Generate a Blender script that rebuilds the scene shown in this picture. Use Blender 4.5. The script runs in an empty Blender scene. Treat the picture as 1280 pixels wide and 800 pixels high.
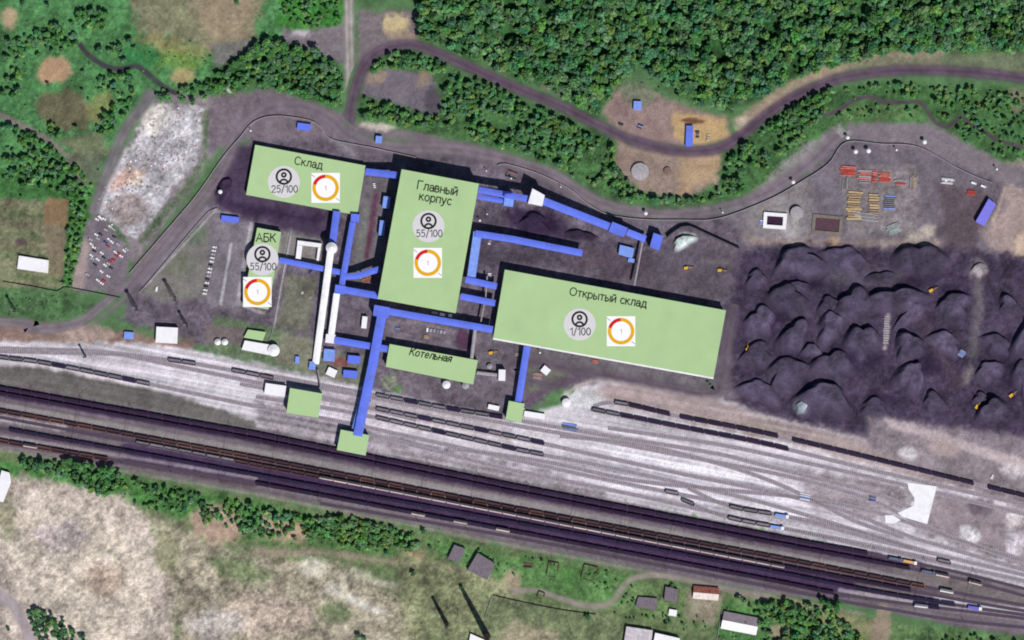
import bpy, math, random
import numpy as np
rnd = random.Random(7)
sc = bpy.context.scene
COL = sc.collection
S = 0.78            # metres per photograph pixel on the ground
CH = 4000.0         # camera height
R = math.radians

# ------------------------------------------------------------------ basics
def lin1(v):
    v = v / 255.0
    return v / 12.92 if v <= 0.04045 else ((v + 0.055) / 1.055) ** 2.4
K = 0.80
def alb(rgb, k=K):
    return tuple(lin1(c) * k for c in rgb)
def W(px, py, z=0.0):
    f = S * (CH - z) / CH
    return ((px - 640) * f, (400 - py) * f)
def tag(o, label=None, cat=None, group=None, kind=None):
    if label: o['label'] = label
    if cat: o['category'] = cat
    if group: o['group'] = group
    if kind: o['kind'] = kind
    return o
USED = {}
def thing(name, label, cat, loc=(0, 0, 0), rot=0.0, group=None):
    o = bpy.data.objects.new(name, None)
    o.empty_display_size = 1.0
    COL.objects.link(o)
    o.location = loc
    o.rotation_euler = (0, 0, rot)
    return tag(o, label, cat, group)

class MB:
    def __init__(s, ox=0, oy=0, oz=0):
        s.v, s.f, s.m, s.o = [], [], [], (ox, oy, oz)
    def add(s, vs, fs, m=0):
        b = len(s.v)
        s.v += [(x - s.o[0], y - s.o[1], z - s.o[2]) for x, y, z in vs]
        for f in fs:
            s.f.append([b + i for i in f]); s.m.append(m)
    def prism(s, pts, z0, z1, m=0, mtop=None, bottom=True):
        a = sum(pts[i][0] * pts[(i + 1) % len(pts)][1] - pts[(i + 1) % len(pts)][0] * pts[i][1] for i in range(len(pts)))
        if a < 0: pts = pts[::-1]
        n = len(pts)
        vs = [(x, y, z0) for x, y in pts] + [(x, y, z1) for x, y in pts]
        s.add(vs, [[i, (i + 1) % n, n + (i + 1) % n, n + i] for i in range(n)] + ([list(range(n))[::-1]] if bottom else []), m)
        s.add([(x, y, z1) for x, y in pts], [list(range(n))], m if mtop is None else mtop)
    def box(s, cx, cy, cz, lx, ly, lz, rot=0.0, m=0):
        c, t = math.cos(rot), math.sin(rot)
        p = [(cx + a * lx / 2 * c - b * ly / 2 * t, cy + a * lx / 2 * t + b * ly / 2 * c) for a, b in ((-1, -1), (1, -1), (1, 1), (-1, 1))]
        s.prism(p, cz - lz / 2, cz + lz / 2, m)
    def frustum(s, cx, cy, z0, z1, r0, r1, n=12, m=0, x1=None, y1=None):
        x1 = cx if x1 is None else x1; y1 = cy if y1 is None else y1
        vs = [(cx + r0 * math.cos(2 * math.pi * i / n), cy + r0 * math.sin(2 * math.pi * i / n), z0) for i in range(n)]
        vs += [(x1 + r1 * math.cos(2 * math.pi * i / n), y1 + r1 * math.sin(2 * math.pi * i / n), z1) for i in range(n)]
        s.add(vs, [[i, (i + 1) % n, n + (i + 1) % n, n + i] for i in range(n)] + [list(range(n, 2 * n)), list(range(n))[::-1]], m)
    def beam(s, a, b, w, m=0):
        ax, ay, az = a; bx, by, bz = b
        d = np.array([bx - ax, by - ay, bz - az]); L = np.linalg.norm(d)
        if L < 1e-6: return
        d = d / L
        up = np.array([0, 0, 1.0]) if abs(d[2]) < 0.9 else np.array([1.0, 0, 0])
        u = np.cross(d, up); u /= np.linalg.norm(u); v = np.cross(d, u)
        vs = []
        for P in (a, b):
            for su, sv in ((-1, -1), (1, -1), (1, 1), (-1, 1)):
                q = np.array(P) + u * su * w / 2 + v * sv * w / 2
                vs.append(tuple(q))
        s.add(vs, [[0, 1, 5, 4], [1, 2, 6, 5], [2, 3, 7, 6], [3, 0, 4, 7], [0, 3, 2, 1], [4, 5, 6, 7]], m)
    def mesh(s, name, mats):
        me = bpy.data.meshes.new(name)
        me.from_pydata(s.v, [], s.f)
        for m in mats: me.materials.append(m)
        me.polygons.foreach_set('material_index', s.m)
        me.update()
        return me
    def build(s, name, mats, parent=None):
        if not isinstance(mats, (list, tuple)): mats = [mats]
        o = bpy.data.objects.new(name, s.mesh(name, mats))
        COL.objects.link(o)
        if parent is not None: o.parent = parent
        else: o.location = s.o
        return o

# ------------------------------------------------------------------ materials
MATS = {}
def mat(name, rgb, rough=0.8, var=0.18, scale=0.25, k=K, metal=0.0, randv=0.0, spec=0.25, streak=None):
    if name in MATS: return MATS[name]
    m = bpy.data.materials.new(name); m.use_nodes = True
    nt = m.node_tree; N, L = nt.nodes, nt.links
    b = N['Principled BSDF']
    b.inputs['Roughness'].default_value = rough
    b.inputs['Metallic'].default_value = metal
    b.inputs['Specular IOR Level'].default_value = spec
    c = alb(rgb, k)
    tc = N.new('ShaderNodeTexCoord')
    nz = N.new('ShaderNodeTexNoise'); nz.inputs['Scale'].default_value = scale; nz.inputs['Detail'].default_value = 5
    src = tc.outputs['Object']
    if streak:
        mp = N.new('ShaderNodeMapping'); mp.inputs['Scale'].default_value = streak
        L.new(src, mp.inputs['Vector']); src = mp.outputs['Vector']
    L.new(src, nz.inputs['Vector'])
    mr = N.new('ShaderNodeMapRange')
    mr.inputs['From Min'].default_value = 0.3; mr.inputs['From Max'].default_value = 0.7
    mr.inputs['To Min'].default_value = 1 - var; mr.inputs['To Max'].default_value = 1 + var
    L.new(nz.outputs['Fac'], mr.inputs['Value'])
    mx = N.new('ShaderNodeVectorMath'); mx.operation = 'SCALE'
    mx.inputs[0].default_value = c
    L.new(mr.outputs['Result'], mx.inputs['Scale'])
    out = mx.outputs['Vector']
    if randv:
        oi = N.new('ShaderNodeObjectInfo')
        m2 = N.new('ShaderNodeMapRange'); m2.inputs['To Min'].default_value = 1 - randv; m2.inputs['To Max'].default_value = 1 + randv
        L.new(oi.outputs['Random'], m2.inputs['Value'])
        m3 = N.new('ShaderNodeVectorMath'); m3.operation = 'SCALE'
        L.new(out, m3.inputs[0]); L.new(m2.outputs['Result'], m3.inputs['Scale']); out = m3.outputs['Vector']
    L.new(out, b.inputs['Base Color'])
    MATS[name] = m
    return m
def attr_mat(name, rough=0.95, fine=None, fvar=0.2):
    m = bpy.data.materials.new(name); m.use_nodes = True
    nt = m.node_tree; N, L = nt.nodes, nt.links
    b = N['Principled BSDF']; b.inputs['Roughness'].default_value = rough
    b.inputs['Specular IOR Level'].default_value = 0.1
    a = N.new('ShaderNodeAttribute'); a.attribute_name = 'tone'
    out = a.outputs['Color']
    if fine:
        tc = N.new('ShaderNodeTexCoord')
        nz = N.new('ShaderNodeTexNoise'); nz.inputs['Scale'].default_value = fine; nz.inputs['Detail'].default_value = 6
        L.new(tc.outputs['Object'], nz.inputs['Vector'])
        mr = N.new('ShaderNodeMapRange')
        mr.inputs['From Min'].default_value = 0.3; mr.inputs['From Max'].default_value = 0.7
        mr.inputs['To Min'].default_value = 1 - fvar; mr.inputs['To Max'].default_value = 1 + fvar
        L.new(nz.outputs['Fac'], mr.inputs['Value'])
        mx = N.new('ShaderNodeVectorMath'); mx.operation = 'SCALE'
        L.new(out, mx.inputs[0]); L.new(mr.outputs['Result'], mx.inputs['Scale']); out = mx.outputs['Vector']
    L.new(out, b.inputs['Base Color'])
    return m

M_ROOF = mat('pale green roof paint', (181, 211, 156), 0.9, 0.035, 0.05, spec=0.0)
M_WALL = mat('grey cladding', (170, 172, 178), 0.7, 0.1, 0.2)
M_WHITE = mat('white sheet metal', (244, 242, 246), 0.6, 0.05, 0.15, k=0.86)
M_BLUE = mat('blue cladding', (98, 122, 238), 0.7, 0.1, 0.12, k=0.86, streak=(0.6, 0.6, 0.6))
def weathered(m, rgb, amt, scale):
    nt = m.node_tree; N, L = nt.nodes, nt.links
    b = N['Principled BSDF']; src = b.inputs['Base Color'].links[0].from_socket
    nz = N.new('ShaderNodeTexNoise'); nz.inputs['Scale'].default_value = scale; nz.inputs['Detail'].default_value = 8; nz.inputs['Roughness'].default_value = 0.65
    tc = N.new('ShaderNodeTexCoord'); L.new(tc.outputs['Object'], nz.inputs['Vector'])
    mr = N.new('ShaderNodeMapRange'); mr.inputs['From Min'].default_value = 0.45; mr.inputs['From Max'].default_value = 0.75; mr.inputs['To Max'].default_value = amt
    L.new(nz.outputs['Fac'], mr.inputs['Value'])
    mx = N.new('ShaderNodeMix'); mx.data_type = 'RGBA'; L.new(mr.outputs['Result'], mx.inputs['Factor'])
    L.new(src, mx.inputs['A']); mx.inputs['B'].default_value = (*alb(rgb), 1); L.new(mx.outputs['Result'], b.inputs['Base Color'])
weathered(M_BLUE, (92, 92, 130), 0.6, 0.14); weathered(M_WHITE, (196, 190, 196), 0.45, 0.12); weathered(M_ROOF, (168, 194, 146), 0.5, 0.03)
M_BLUED = mat('dull blue cladding', (70, 88, 180), 0.7, 0.2, 0.2)
M_BLUEL = mat('light blue cladding', (128, 160, 240), 0.6, 0.15, 0.3)
M_STEEL = mat('grey steel', (120, 118, 126), 0.6, 0.15, 0.5)
M_DARKST = mat('dark steel', (60, 56, 66), 0.6, 0.2, 0.5)
M_CONC = mat('concrete', (168, 163, 168), 0.9, 0.15, 0.4)
M_BRICK = mat('red brick', (140, 92, 80), 0.9, 0.2, 0.8)
M_TAR = mat('grey felt roofing', (122, 112, 122), 0.95, 0.2, 0.4)
M_RED = mat('red lead paint', (196, 78, 70), 0.8, 0.3, 0.5)
M_TIMBER = mat('raw timber', (198, 172, 132), 0.9, 0.25, 0.6)
M_YEL = mat('machine yellow', (226, 176, 60), 0.6, 0.15, 1.0)
M_BLACK = mat('black marking paint', (38, 42, 36), 0.9, 0.1, 1.0, spec=0.0)
M_PLATE = mat('light grey marking paint', (222, 218, 222), 0.9, 0.03, 0.5, spec=0.0)
M_PWHITE = mat('white marking paint', (252, 250, 250), 0.9, 0.02, 0.5, k=0.84, spec=0.0)
M_AMBER = mat('amber marking paint', (236, 178, 34), 0.9, 0.05, 0.5, spec=0.0)
M_PRED = mat('red marking paint', (216, 40, 44), 0.9, 0.05, 0.5, spec=0.0)
M_RUBBER = mat('black rubber', (30, 30, 32), 0.9, 0.1, 1.0)
M_GLASS = mat('dark window glass', (40, 48, 60), 0.15, 0.05, 1.0, spec=0.5)
M_TRUNK = mat('bark', (80, 66, 56), 0.95, 0.2, 1.0)

# ------------------------------------------------------------------ numpy noise and the painted ground
def vnoise(x, y, seed):
    t = np.random.RandomState(seed).rand(256, 256)
    xi = np.floor(x).astype(np.int64); yi = np.floor(y).astype(np.int64)
    fx = x - xi; fy = y - yi
    fx = fx * fx * (3 - 2 * fx); fy = fy * fy * (3 - 2 * fy)
    a = t[xi & 255, yi & 255]; b = t[(xi + 1) & 255, yi & 255]
    c = t[xi & 255, (yi + 1) & 255]; d = t[(xi + 1) & 255, (yi + 1) & 255]
    return (a * (1 - fx) + b * fx) * (1 - fy) + (c * (1 - fx) + d * fx) * fy
def fbm(x, y, seed, octv=4):
    s = 0; a = 0.5; tot = 0
    for i in range(octv):
        s = s + a * vnoise(x * 2 ** i + 17.3 * i, y * 2 ** i + 9.1 * i, seed + i); tot += a; a *= 0.55
    return s / tot
STEP = 1.5
inner_x = np.arange(-75, 1356, STEP); inner_y = np.arange(-75, 876, STEP)
outer = [-14000, -6000, -2500, -1000, -400, -150]
GX = np.concatenate([outer, inner_x, [1430, 1700, 2300, 3800, 7300, 15300]])
GY = np.concatenate([outer, inner_y, [950, 1200, 1800, 3300, 6800, 14800]])
nx, ny = len(GX), len(GY)
PX, PY = np.meshgrid(GX, GY)           # shape ny,nx
nA = fbm(PX / 45, PY / 45, 11, 4); nB = fbm(PX / 14, PY / 14, 21, 4); nC = fbm(PX / 4.5, PY / 4.5, 31, 3); nD = fbm(PX / 7, PY / 7, 41, 2)
nF = vnoise(PX / 1.9, PY / 1.9, 77)
TH = math.atan(0.19)
U = PX * math.cos(TH) + PY * math.sin(TH); V = -PX * math.sin(TH) + PY * math.cos(TH)
nS = fbm(U / 220, V / 4.2, 51, 3); nS2 = fbm(U / 150, V / 2.2, 61, 2)
G = np.empty((ny, nx, 3)); G[:] = (88, 122, 82)
G *= (1 + 0.30 * (nB - 0.5) + 0.25 * (nC - 0.5))[..., None]
HGT = np.zeros((ny, nx))
def sdf(poly, X, Y):
    n = len(poly); d = np.full(X.shape, 1e9); ins = np.zeros(X.shape, bool)
    for i in range(n):
        x0, y0 = poly[i]; x1, y1 = poly[(i + 1) % n]
        ex, ey = x1 - x0, y1 - y0
        t = np.clip(((X - x0) * ex + (Y - y0) * ey) / (ex * ex + ey * ey + 1e-9), 0, 1)
        d = np.minimum(d, np.hypot(X - x0 - t * ex, Y - y0 - t * ey))
        c = ((y0 > Y) != (y1 > Y)) & (X < ex * (Y - y0) / (ey + 1e-12) + x0)
        ins ^= c
    return np.where(ins, -d, d)
def sline(pl, X, Y):
    d = np.full(X.shape, 1e9)
    for (x0, y0), (x1, y1) in zip(pl[:-1], pl[1:]):
        ex, ey = x1 - x0, y1 - y0
        t = np.clip(((X - x0) * ex + (Y - y0) * ey) / (ex * ex + ey * ey + 1e-9), 0, 1)
        d = np.minimum(d, np.hypot(X - x0 - t * ex, Y - y0 - t * ey))
    return d
def window(pts, pad):
    xs = [p[0] for p in pts]; ys = [p[1] for p in pts]
    i0, i1 = np.searchsorted(GX, min(xs) - pad), np.searchsorted(GX, max(xs) + pad)
    j0, j1 = np.searchsorted(GY, min(ys) - pad), np.searchsorted(GY, max(ys) + pad)
    return slice(max(j0, 0), max(j1, 1)), slice(max(i0, 0), max(i1, 1))
def blend(sl, d, rgb, soft, warp, noise, a, streak, relief):
    d = d + warp * 2 * (nD[sl] * 0.5 + nB[sl] * 0.5 - 0.5) * 2
    m = np.clip(0.5 - d / (2 * soft), 0, 1); m = m * m * (3 - 2 * m)
    n = 1 + noise * (1.1 * (nB[sl] - 0.5) + 0.9 * (nC[sl] - 0.5) + 0.6 * (nA[sl] - 0.5) + 0.6 * (nF[sl] - 0.5)) * 2
    if streak: n = n + streak * ((nS[sl] - 0.5) * 1.5 + (nS2[sl] - 0.5) * 0.55)
    c = np.array(rgb)[None, None] * n[..., None]
    w = (m * a)[..., None]
    G[sl] = G[sl] * (1 - w) + c * w
    if relief is not None:
        amp, fld = relief
        h = {'B': nB, 'C': nC, 'D': nD}[fld][sl] - 0.5
        HGT[sl] = HGT[sl] * (1 - m) + m * amp * h * 2
def paint(poly, rgb, soft=3, warp=3, noise=0.18, a=1.0, streak=0, relief=None):
    sl = window(poly, soft + warp * 2 + 4)
    blend(sl, sdf(poly, PX[sl], PY[sl]), rgb, soft, warp, noise, a, streak, relief)
def stroke(pl, w, rgb, soft=2, warp=1, noise=0.12, a=1.0, streak=0, relief=None):
    sl = window(pl, w + soft + warp * 2 + 4)
    blend(sl, sline(pl, PX[sl], PY[sl]) - w / 2, rgb, soft, warp, noise, a, streak, relief)
def blob(cx, cy, rx, ry, rgb, rot=0, soft=4, warp=3, noise=0.15, a=1.0, relief=None):
    c, s = math.cos(R(rot)), math.sin(R(rot))
    paint([(cx + rx * math.cos(t) * c - ry * math.sin(t) * s, cy + rx * math.cos(t) * s + ry * math.sin(t) * c)
           for t in [i * math.pi / 10 for i in range(20)]], rgb, soft, warp, noise, a, 0, relief)

# ---- north-west meadow
paint([(-400, -400), (440, -400), (440, 90), (330, 60), (250, 105), (190, 130), (120, 250), (-400, 260)], (80, 128, 80), 8, 6, 0.26, relief=(0.5, 'C'))
paint([(150, -20), (330, -20), (320, 45), (262, 62), (180, 50)], (138, 132, 108), 10, 10, 0.16, 0.9)
paint([(240, -10), (320, -10), (310, 50), (262, 60)], (160, 142, 120), 10, 8, 0.12, 0.8)
blob(215, 60, 45, 12, (150, 142, 95), 12, 8, 6, 0.16, 0.8)
blob(228, 95, 16, 12, (176, 158, 116), 0, 5, 4, 0.1, 0.9)
blob(215, 75, 40, 10, (112, 142, 70), 5, 6, 6, 0.2, 0.7)
paint([(265, 55), (320, 50), (330, 62), (270, 85)], (122, 116, 118), 5, 4, 0.12, 0.9)
blob(68, 88, 23, 16, (184, 152, 122), -20, 4, 3, 0.08)
blob(12, 22, 10, 14, (180, 160, 130), 0, 5, 3, 0.1)
blob(82, 138, 38, 25, (104, 102, 78), 12, 5, 4, 0.16)
blob(125, 135, 14, 22, (140, 142, 92), 25, 6, 4, 0.15, 0.8)
blob(175, 70, 25, 15, (60, 130, 78), 0, 6, 4, 0.2, 0.8)
stroke([(-10, 140), (30, 158), (60, 175), (85, 195), (105, 225)], 7, (132, 118, 118), 2, 1.5, 0.1, 0.9)
paint([(70, 175), (125, 165), (140, 190), (100, 200)], (120, 118, 96), 5, 4, 0.15, 0.8)
paint([(-300, 205), (70, 210), (110, 225), (108, 255), (-300, 245)], (70, 116, 66), 4, 4, 0.26)
paint([(75, 195), (130, 190), (125, 235), (100, 232)], (104, 106, 92), 5, 4, 0.15, 0.8)
# ---- gardens
paint([(-400, 238), (92, 250), (84, 362), (-400, 352)], (120, 122, 96), 3, 3, 0.26, relief=(0.4, 'C'))
for gy in range(252, 345, 13):
    stroke([(6, gy), (84, gy + 9)], 4, (92, 116, 74) if gy % 2 else (138, 132, 106), 3, 3, 0.25, 0.55)
paint([(58, 247), (90, 250), (86, 284), (54, 278)], (142, 118, 90), 2.5, 1, 0.08)
paint([(50, 280), (86, 285), (82, 345), (62, 340)], (130, 116, 98), 4, 4, 0.12, 0.8)
blob(26, 302, 7, 5, (92, 80, 80), 0, 3, 1, 0.1)
paint([(86, 252), (118, 225), (112, 262), (92, 362), (78, 360)], (72, 120, 62), 2, 1.5, 0.28)
paint([(-300, 355), (75, 363), (90, 372), (120, 385), (95, 402), (40, 400), (-300, 392)], (80, 112, 74), 4, 4, 0.28)
# ---- rubble field and car park
paint([(195, 115), (262, 120), (300, 150), (170, 330), (120, 300), (115, 255)], (138, 130, 134), 5, 4, 0.14)
paint([(191, 129), (226, 132), (258, 134), (256, 165), (246, 205), (222, 228), (196, 270), (170, 300), (140, 285), (118, 262), (122, 245), (150, 200)], (182, 178, 183), 3, 4, 0.24, relief=(1.2, 'D'))
blob(195, 150, 22, 16, (222, 216, 208), -40, 7, 6, 0.2, 0.9, relief=(1.3, 'D'))
blob(225, 158, 18, 14, (214, 212, 216), 20, 7, 6, 0.25, 0.8)
blob(215, 192, 22, 9, (160, 156, 162), -30, 6, 6, 0.2, 0.8)
blob(152, 226, 26, 9, (188, 150, 138), -35, 5, 5, 0.25, 0.8)
blob(170, 222, 14, 9, (220, 196, 176), -30, 5, 5, 0.3, 0.7)
blob(160, 260, 25, 20, (164, 150, 150), 0, 6, 4, 0.2, 0.9)
blob(132, 240, 6, 16, (208, 204, 208), 15, 4, 3, 0.15)
stroke([(258, 140), (256, 200), (225, 245), (198, 275), (178, 300)], 7, (92, 112, 82), 4, 3, 0.25, 0.85)
paint([(108, 275), (130, 268), (164, 308), (156, 366), (100, 366), (92, 340)], (126, 116, 126), 4, 2, 0.12)
paint([(96, 330), (106, 296), (112, 305), (106, 362), (88, 360)], (176, 158, 154), 4, 3, 0.08, 0.9)
stroke([(138, 280), (160, 306)], 6, (96, 116, 88), 2.5, 2, 0.2)
# ---- plant ground
PLANT = [(262, 245), (330, 140), (400, 140), (430, 160), (475, 185), (560, 192), (640, 200), (720, 240), (770, 268), (840, 274), (930, 262), (1010, 218), (1056, 165),
         (1150, 165), (1255, 225), (1290, 240), (1290, 560), (1120, 565), (960, 525), (700, 485), (640, 530), (470, 500), (330, 460), (150, 400), (170, 340)]
paint(PLANT, (106, 97, 109), 6, 4, 0.22)
paint([(190, 345), (262, 265), (275, 268), (268, 310), (255, 372), (200, 378), (176, 366)], (124, 121, 118), 5, 3, 0.10)
blob(372, 380, 14, 18, (98, 118, 88), 0, 6, 4, 0.22, 0.7)
blob(306, 340, 7, 30, (128, 140, 122), 12, 4, 3, 0.25, 0.7)
blob(345, 330, 5, 34, (150, 152, 148), 12, 4, 3, 0.2, 0.7)
blob(240, 292, 16, 12, (96, 116, 92), 0, 8, 4, 0.12, 0.7)
blob(222, 330, 22, 16, (112, 116, 100), 0, 8, 4, 0.12, 0.7)
stroke([(172, 336), (268, 232)], 15, (112, 106, 98), 2.5, 1.5, 0.14)
stroke([(178, 352), (258, 262)], 9, (136, 126, 138), 2, 0.6, 0.08)
stroke([(182, 358), (270, 262)], 2.4, (176, 170, 176), 1.2, 0.6, 0.12, 0.8)
paint([(262, 270), (320, 280), (300, 392), (258, 380)], (126, 119, 127), 4, 2, 0.14)
stroke([(289, 305), (276, 380)], 3, (186, 182, 188), 1.4, 0.8, 0.1)
stroke([(314, 280), (297, 380)], 5, (164, 160, 166), 1.6, 1, 0.2)
stroke([(297, 380), (330, 392)], 3, (160, 156, 158), 1.4, 1, 0.2)
stroke([(270, 264), (350, 276), (396, 290)], 3, (150, 146, 152), 1.4, 0.7, 0.12)
paint([(355, 285), (405, 293), (396, 335), (348, 325)], (126, 122, 120), 4, 2, 0.12)
stroke([(364, 286), (340, 420)], 3.2, (168, 164, 170), 1.2, 0.5, 0.12)
paint([(358, 342), (396, 348), (384, 415), (346, 408)], (114, 114, 102), 4, 2, 0.2)
paint([(268, 395), (350, 412), (400, 430), (385, 470), (255, 438)], (102, 120, 92), 4, 3, 0.2)
paint([(258, 405), (310, 412), (300, 430), (255, 430)], (118, 106, 108), 4, 3, 0.14)
paint([(350, 415), (396, 425), (388, 466), (345, 452)], (134, 132, 116), 5, 3, 0.15)
# coal dust round the north-west warehouse and under the galleries
paint([(290, 180), (318, 182), (310, 240), (420, 264), (410, 300), (330, 280), (275, 262), (265, 235)], (76, 62, 84), 6, 4, 0.15)
stroke([(276, 212), (270, 238), (290, 256), (330, 264), (400, 276)], 9, (58, 42, 68), 5, 3, 0.15, 0.85)
stroke([(350, 150), (400, 158), (440, 190)], 10, (150, 146, 150), 6, 3, 0.12, 0.7)
paint([(458, 222), (500, 225), (476, 370), (432, 360)], (112, 106, 112), 5, 3, 0.14)
stroke([(470, 245), (458, 320)], 6, (96, 38, 66), 4, 1.5, 0.2, 0.7)
stroke([(458, 262), (448, 340)], 8, (126, 132, 122), 4, 2, 0.12, 0.7)
paint([(598, 250), (740, 290), (830, 330), (830, 352), (640, 330), (590, 345)], (86, 78, 91), 8, 5, 0.24)
blob(668, 276, 34, 18, (52, 38, 66), 10, 10, 6, 0.2, 0.85)
blob(700, 290, 30, 10, (48, 36, 60), 15, 8, 5, 0.2, 0.6)
blob(770, 330, 60, 14, (96, 82, 92), 12, 10, 6, 0.15, 0.8)
blob(855, 302, 17, 11, (192, 206, 204), -25, 3, 3, 0.12, 1, relief=(1.4, 'D'))
paint([(830, 290), (930, 318), (935, 370), (905, 380), (800, 352)], (98, 90, 101), 8, 5, 0.18)
stroke([(880, 325), (915, 330), (928, 350)], 4, (132, 120, 122), 4, 2, 0.1, 0.6)
paint([(480, 395), (615, 418), (640, 440), (655, 500), (600, 470), (490, 430)], (112, 104, 114), 5, 3, 0.22)
stroke([(485, 404), (520, 402), (600, 425)], 6, (142, 130, 138), 4, 2, 0.15, 0.7)
blob(580, 425, 10, 14, (70, 38, 66), -35, 4, 2, 0.1, 0.7)
paint([(480, 458), (530, 470), (640, 490), (640, 510), (520, 496), (478, 490)], (112, 103, 113), 6, 4, 0.2)
blob(487, 478, 10, 10, (142, 150, 128), 0, 5, 3, 0.25, 0.9)
blob(498, 487, 5, 5, (88, 124, 78), 0, 3, 1, 0.2)
paint([(655, 440), (720, 450), (710, 478), (660, 498)], (110, 108, 102), 5, 3, 0.2)
blob(672, 478, 16, 10, (104, 108, 96), 0, 6, 3, 0.25, 0.7)
stroke([(660, 500), (700, 480), (745, 462)], 9, (100, 84, 100), 4, 2, 0.12)
paint([(640, 428), (900, 476), (905, 500), (760, 474), (640, 448)], (112, 106, 112), 5, 3, 0.14)
stroke([(660, 452), (760, 470), (890, 495)], 7, (92, 82, 92), 4, 2, 0.1, 0.8)
paint([(396, 436), (470, 446), (462, 488), (390, 470)], (116, 118, 104), 5, 3, 0.18)
blob(424, 452, 16, 5, (146, 74, 74), 10, 4, 2, 0.15, 0.7)
# ---- the eastern storage yard
paint([(905, 270), (1010, 225), (1058, 178), (1150, 182), (1245, 228), (1240, 310), (1100, 316), (930, 300)], (116, 108, 118), 6, 4, 0.13)
paint([(940, 245), (1010, 225), (1020, 290), (1000, 300), (930, 295)], (142, 136, 138), 8, 5, 0.15, 0.9)
paint([(930, 296), (1060, 300), (1180, 300), (1170, 312), (1040, 314), (935, 306)], (156, 140, 134), 5, 4, 0.13, 0.9)
blob(1043, 302, 8, 8, (176, 150, 124), 0, 4, 3, 0.1, 0.8)
blob(1155, 292, 22, 9, (184, 172, 162), -20, 4, 3, 0.15, 0.9)
blob(1178, 290, 10, 9, (82, 76, 84), 0, 5, 2, 0.1, 0.9)
paint([(1050, 210), (1150, 205), (1148, 290), (1060, 296)], (134, 126, 128), 5, 3, 0.24, 0.8)
paint([(1172, 225), (1240, 240), (1215, 320), (1180, 320)], (98, 84, 92), 8, 5, 0.14, 0.9)
paint([(1255, 190), (1300, 170), (1300, 330), (1268, 325), (1236, 312), (1228, 290), (1252, 258)], (164, 146, 142), 8, 5, 0.13)
blob(1276, 310, 8, 18, (214, 190, 168), 0, 5, 3, 0.1)
stroke([(1256, 235), (1248, 262), (1240, 280)], 5, (190, 172, 158), 3, 2, 0.1, 0.8)
blob(990, 280, 14, 22, (158, 152, 152), 0, 8, 4, 0.2, 0.7)
# ---- coal yard
COALYARD = [(925, 312), (1000, 306), (1180, 312), (1240, 316), (1300, 325), (1300, 560), (1230, 545), (1120, 528), (1085, 545), (1010, 530), (930, 510), (916, 470), (905, 400)]
paint(COALYARD, (72, 62, 82), 8, 6, 0.26, relief=(0.9, 'B'))
for bx, by, bw, bh, ba in ((1010, 352, 22, 8, 10), (1075, 368, 24, 8, -5), (970, 400, 9, 22, 20), (1052, 440, 26, 10, 30), (1022, 486, 26, 9, 10), (1150, 350, 28, 9, -20), (1110, 498, 24, 9, 10), (1160, 455, 22, 12, 20), (1265, 460, 10, 40, 0), (1000, 450, 30, 8, 0), (1192, 366, 20, 8, 10), (1090, 452, 18, 8, -30)):
    blob(bx, by, bw, bh, (50, 40, 62), ba, 7, 6, 0.2, 0.8)  # dark patches: some coal fines, mostly heap shade put into the ground colour
blob(1075, 345, 50, 10, (92, 88, 98), 0, 9, 5, 0.15, 0.8)
stroke([(1222, 330), (1224, 380), (1216, 440)], 13, (112, 106, 112), 6, 3, 0.14, 0.8)
blob(1222, 338, 12, 9, (160, 148, 150), 0, 5, 4, 0.25, 0.9)
stroke([(1110, 395), (1106, 435)], 6, (156, 150, 152), 3, 2, 0.25, 0.9)
blob(1210, 470, 5, 14, (150, 146, 140), 20, 6, 3, 0.2, 0.8)
blob(1002, 508, 9, 12, (150, 160, 170), -15, 5, 3, 0.2, 0.8)
stroke([(915, 400), (908, 470), (900, 490)], 9, (116, 104, 116), 5, 3, 0.1, 0.8)
stroke([(1060, 310), (1150, 400), (1200, 480)], 10, (96, 80, 92), 8, 5, 0.15, 0.6)
# ---- white ballast yard
YARD = [(-300, 408), (0, 426), (120, 428), (200, 430), (330, 456), (480, 490), (640, 526), (700, 505), (720, 484), (760, 474), (890, 492), (960, 520), (1110, 556), (1300, 612),
        (1300, 760), (1150, 718), (1085, 690), (960, 664), (640, 603), (470, 570), (320, 536), (0, 478), (-300, 430)]
paint([(-300, 395), (90, 405), (240, 425), (240, 440), (-300, 432)], (142, 118, 110), 5, 4, 0.15)
paint([(60, 412), (110, 402), (150, 418), (90, 432)], (184, 166, 156), 5, 5, 0.15, 0.7)
paint(YARD, (208, 202, 209), 4, 3, 0.10, 1.0, 0.34)
paint([(-200, 452), (60, 460), (190, 487), (240, 500), (320, 526), (322, 538), (0, 480), (-200, 446)], (110, 106, 104), 3, 2, 0.12, 1.0, 0.16)
paint([(-200, 410), (0, 430), (200, 432), (330, 458), (330, 466), (190, 470), (60, 450), (-200, 430)], (216, 209, 219), 4, 2, 0.08, 0.85, 0.35)
paint([(320, 470), (470, 498), (640, 530), (640, 556), (470, 530), (330, 500)], (178, 169, 175), 4, 3, 0.14, 0.85, 0.5)
paint([(320, 500), (470, 540), (640, 578), (760, 610), (760, 628), (640, 604), (470, 572), (320, 538)], (140, 132, 138), 5, 4, 0.2, 0.8, 0.45)
paint([(720, 500), (760, 478), (880, 492), (960, 522), (1110, 556), (1300, 612), (1300, 640), (960, 548), (800, 512)], (168, 150, 150), 6, 4, 0.10, 0.9, 0.2)
blob(732, 500, 26, 12, (205, 206, 208), 8, 8, 5, 0.12, 0.9)
stroke([(704, 496), (722, 482), (752, 473), (890, 498)], 4.5, (196, 182, 178), 3, 1.5, 0.1, 0.9)
paint([(760, 555), (960, 590), (1010, 620), (1010, 660), (900, 648), (760, 612)], (214, 208, 218), 10, 8, 0.12, 0.85, 0.45)
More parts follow.
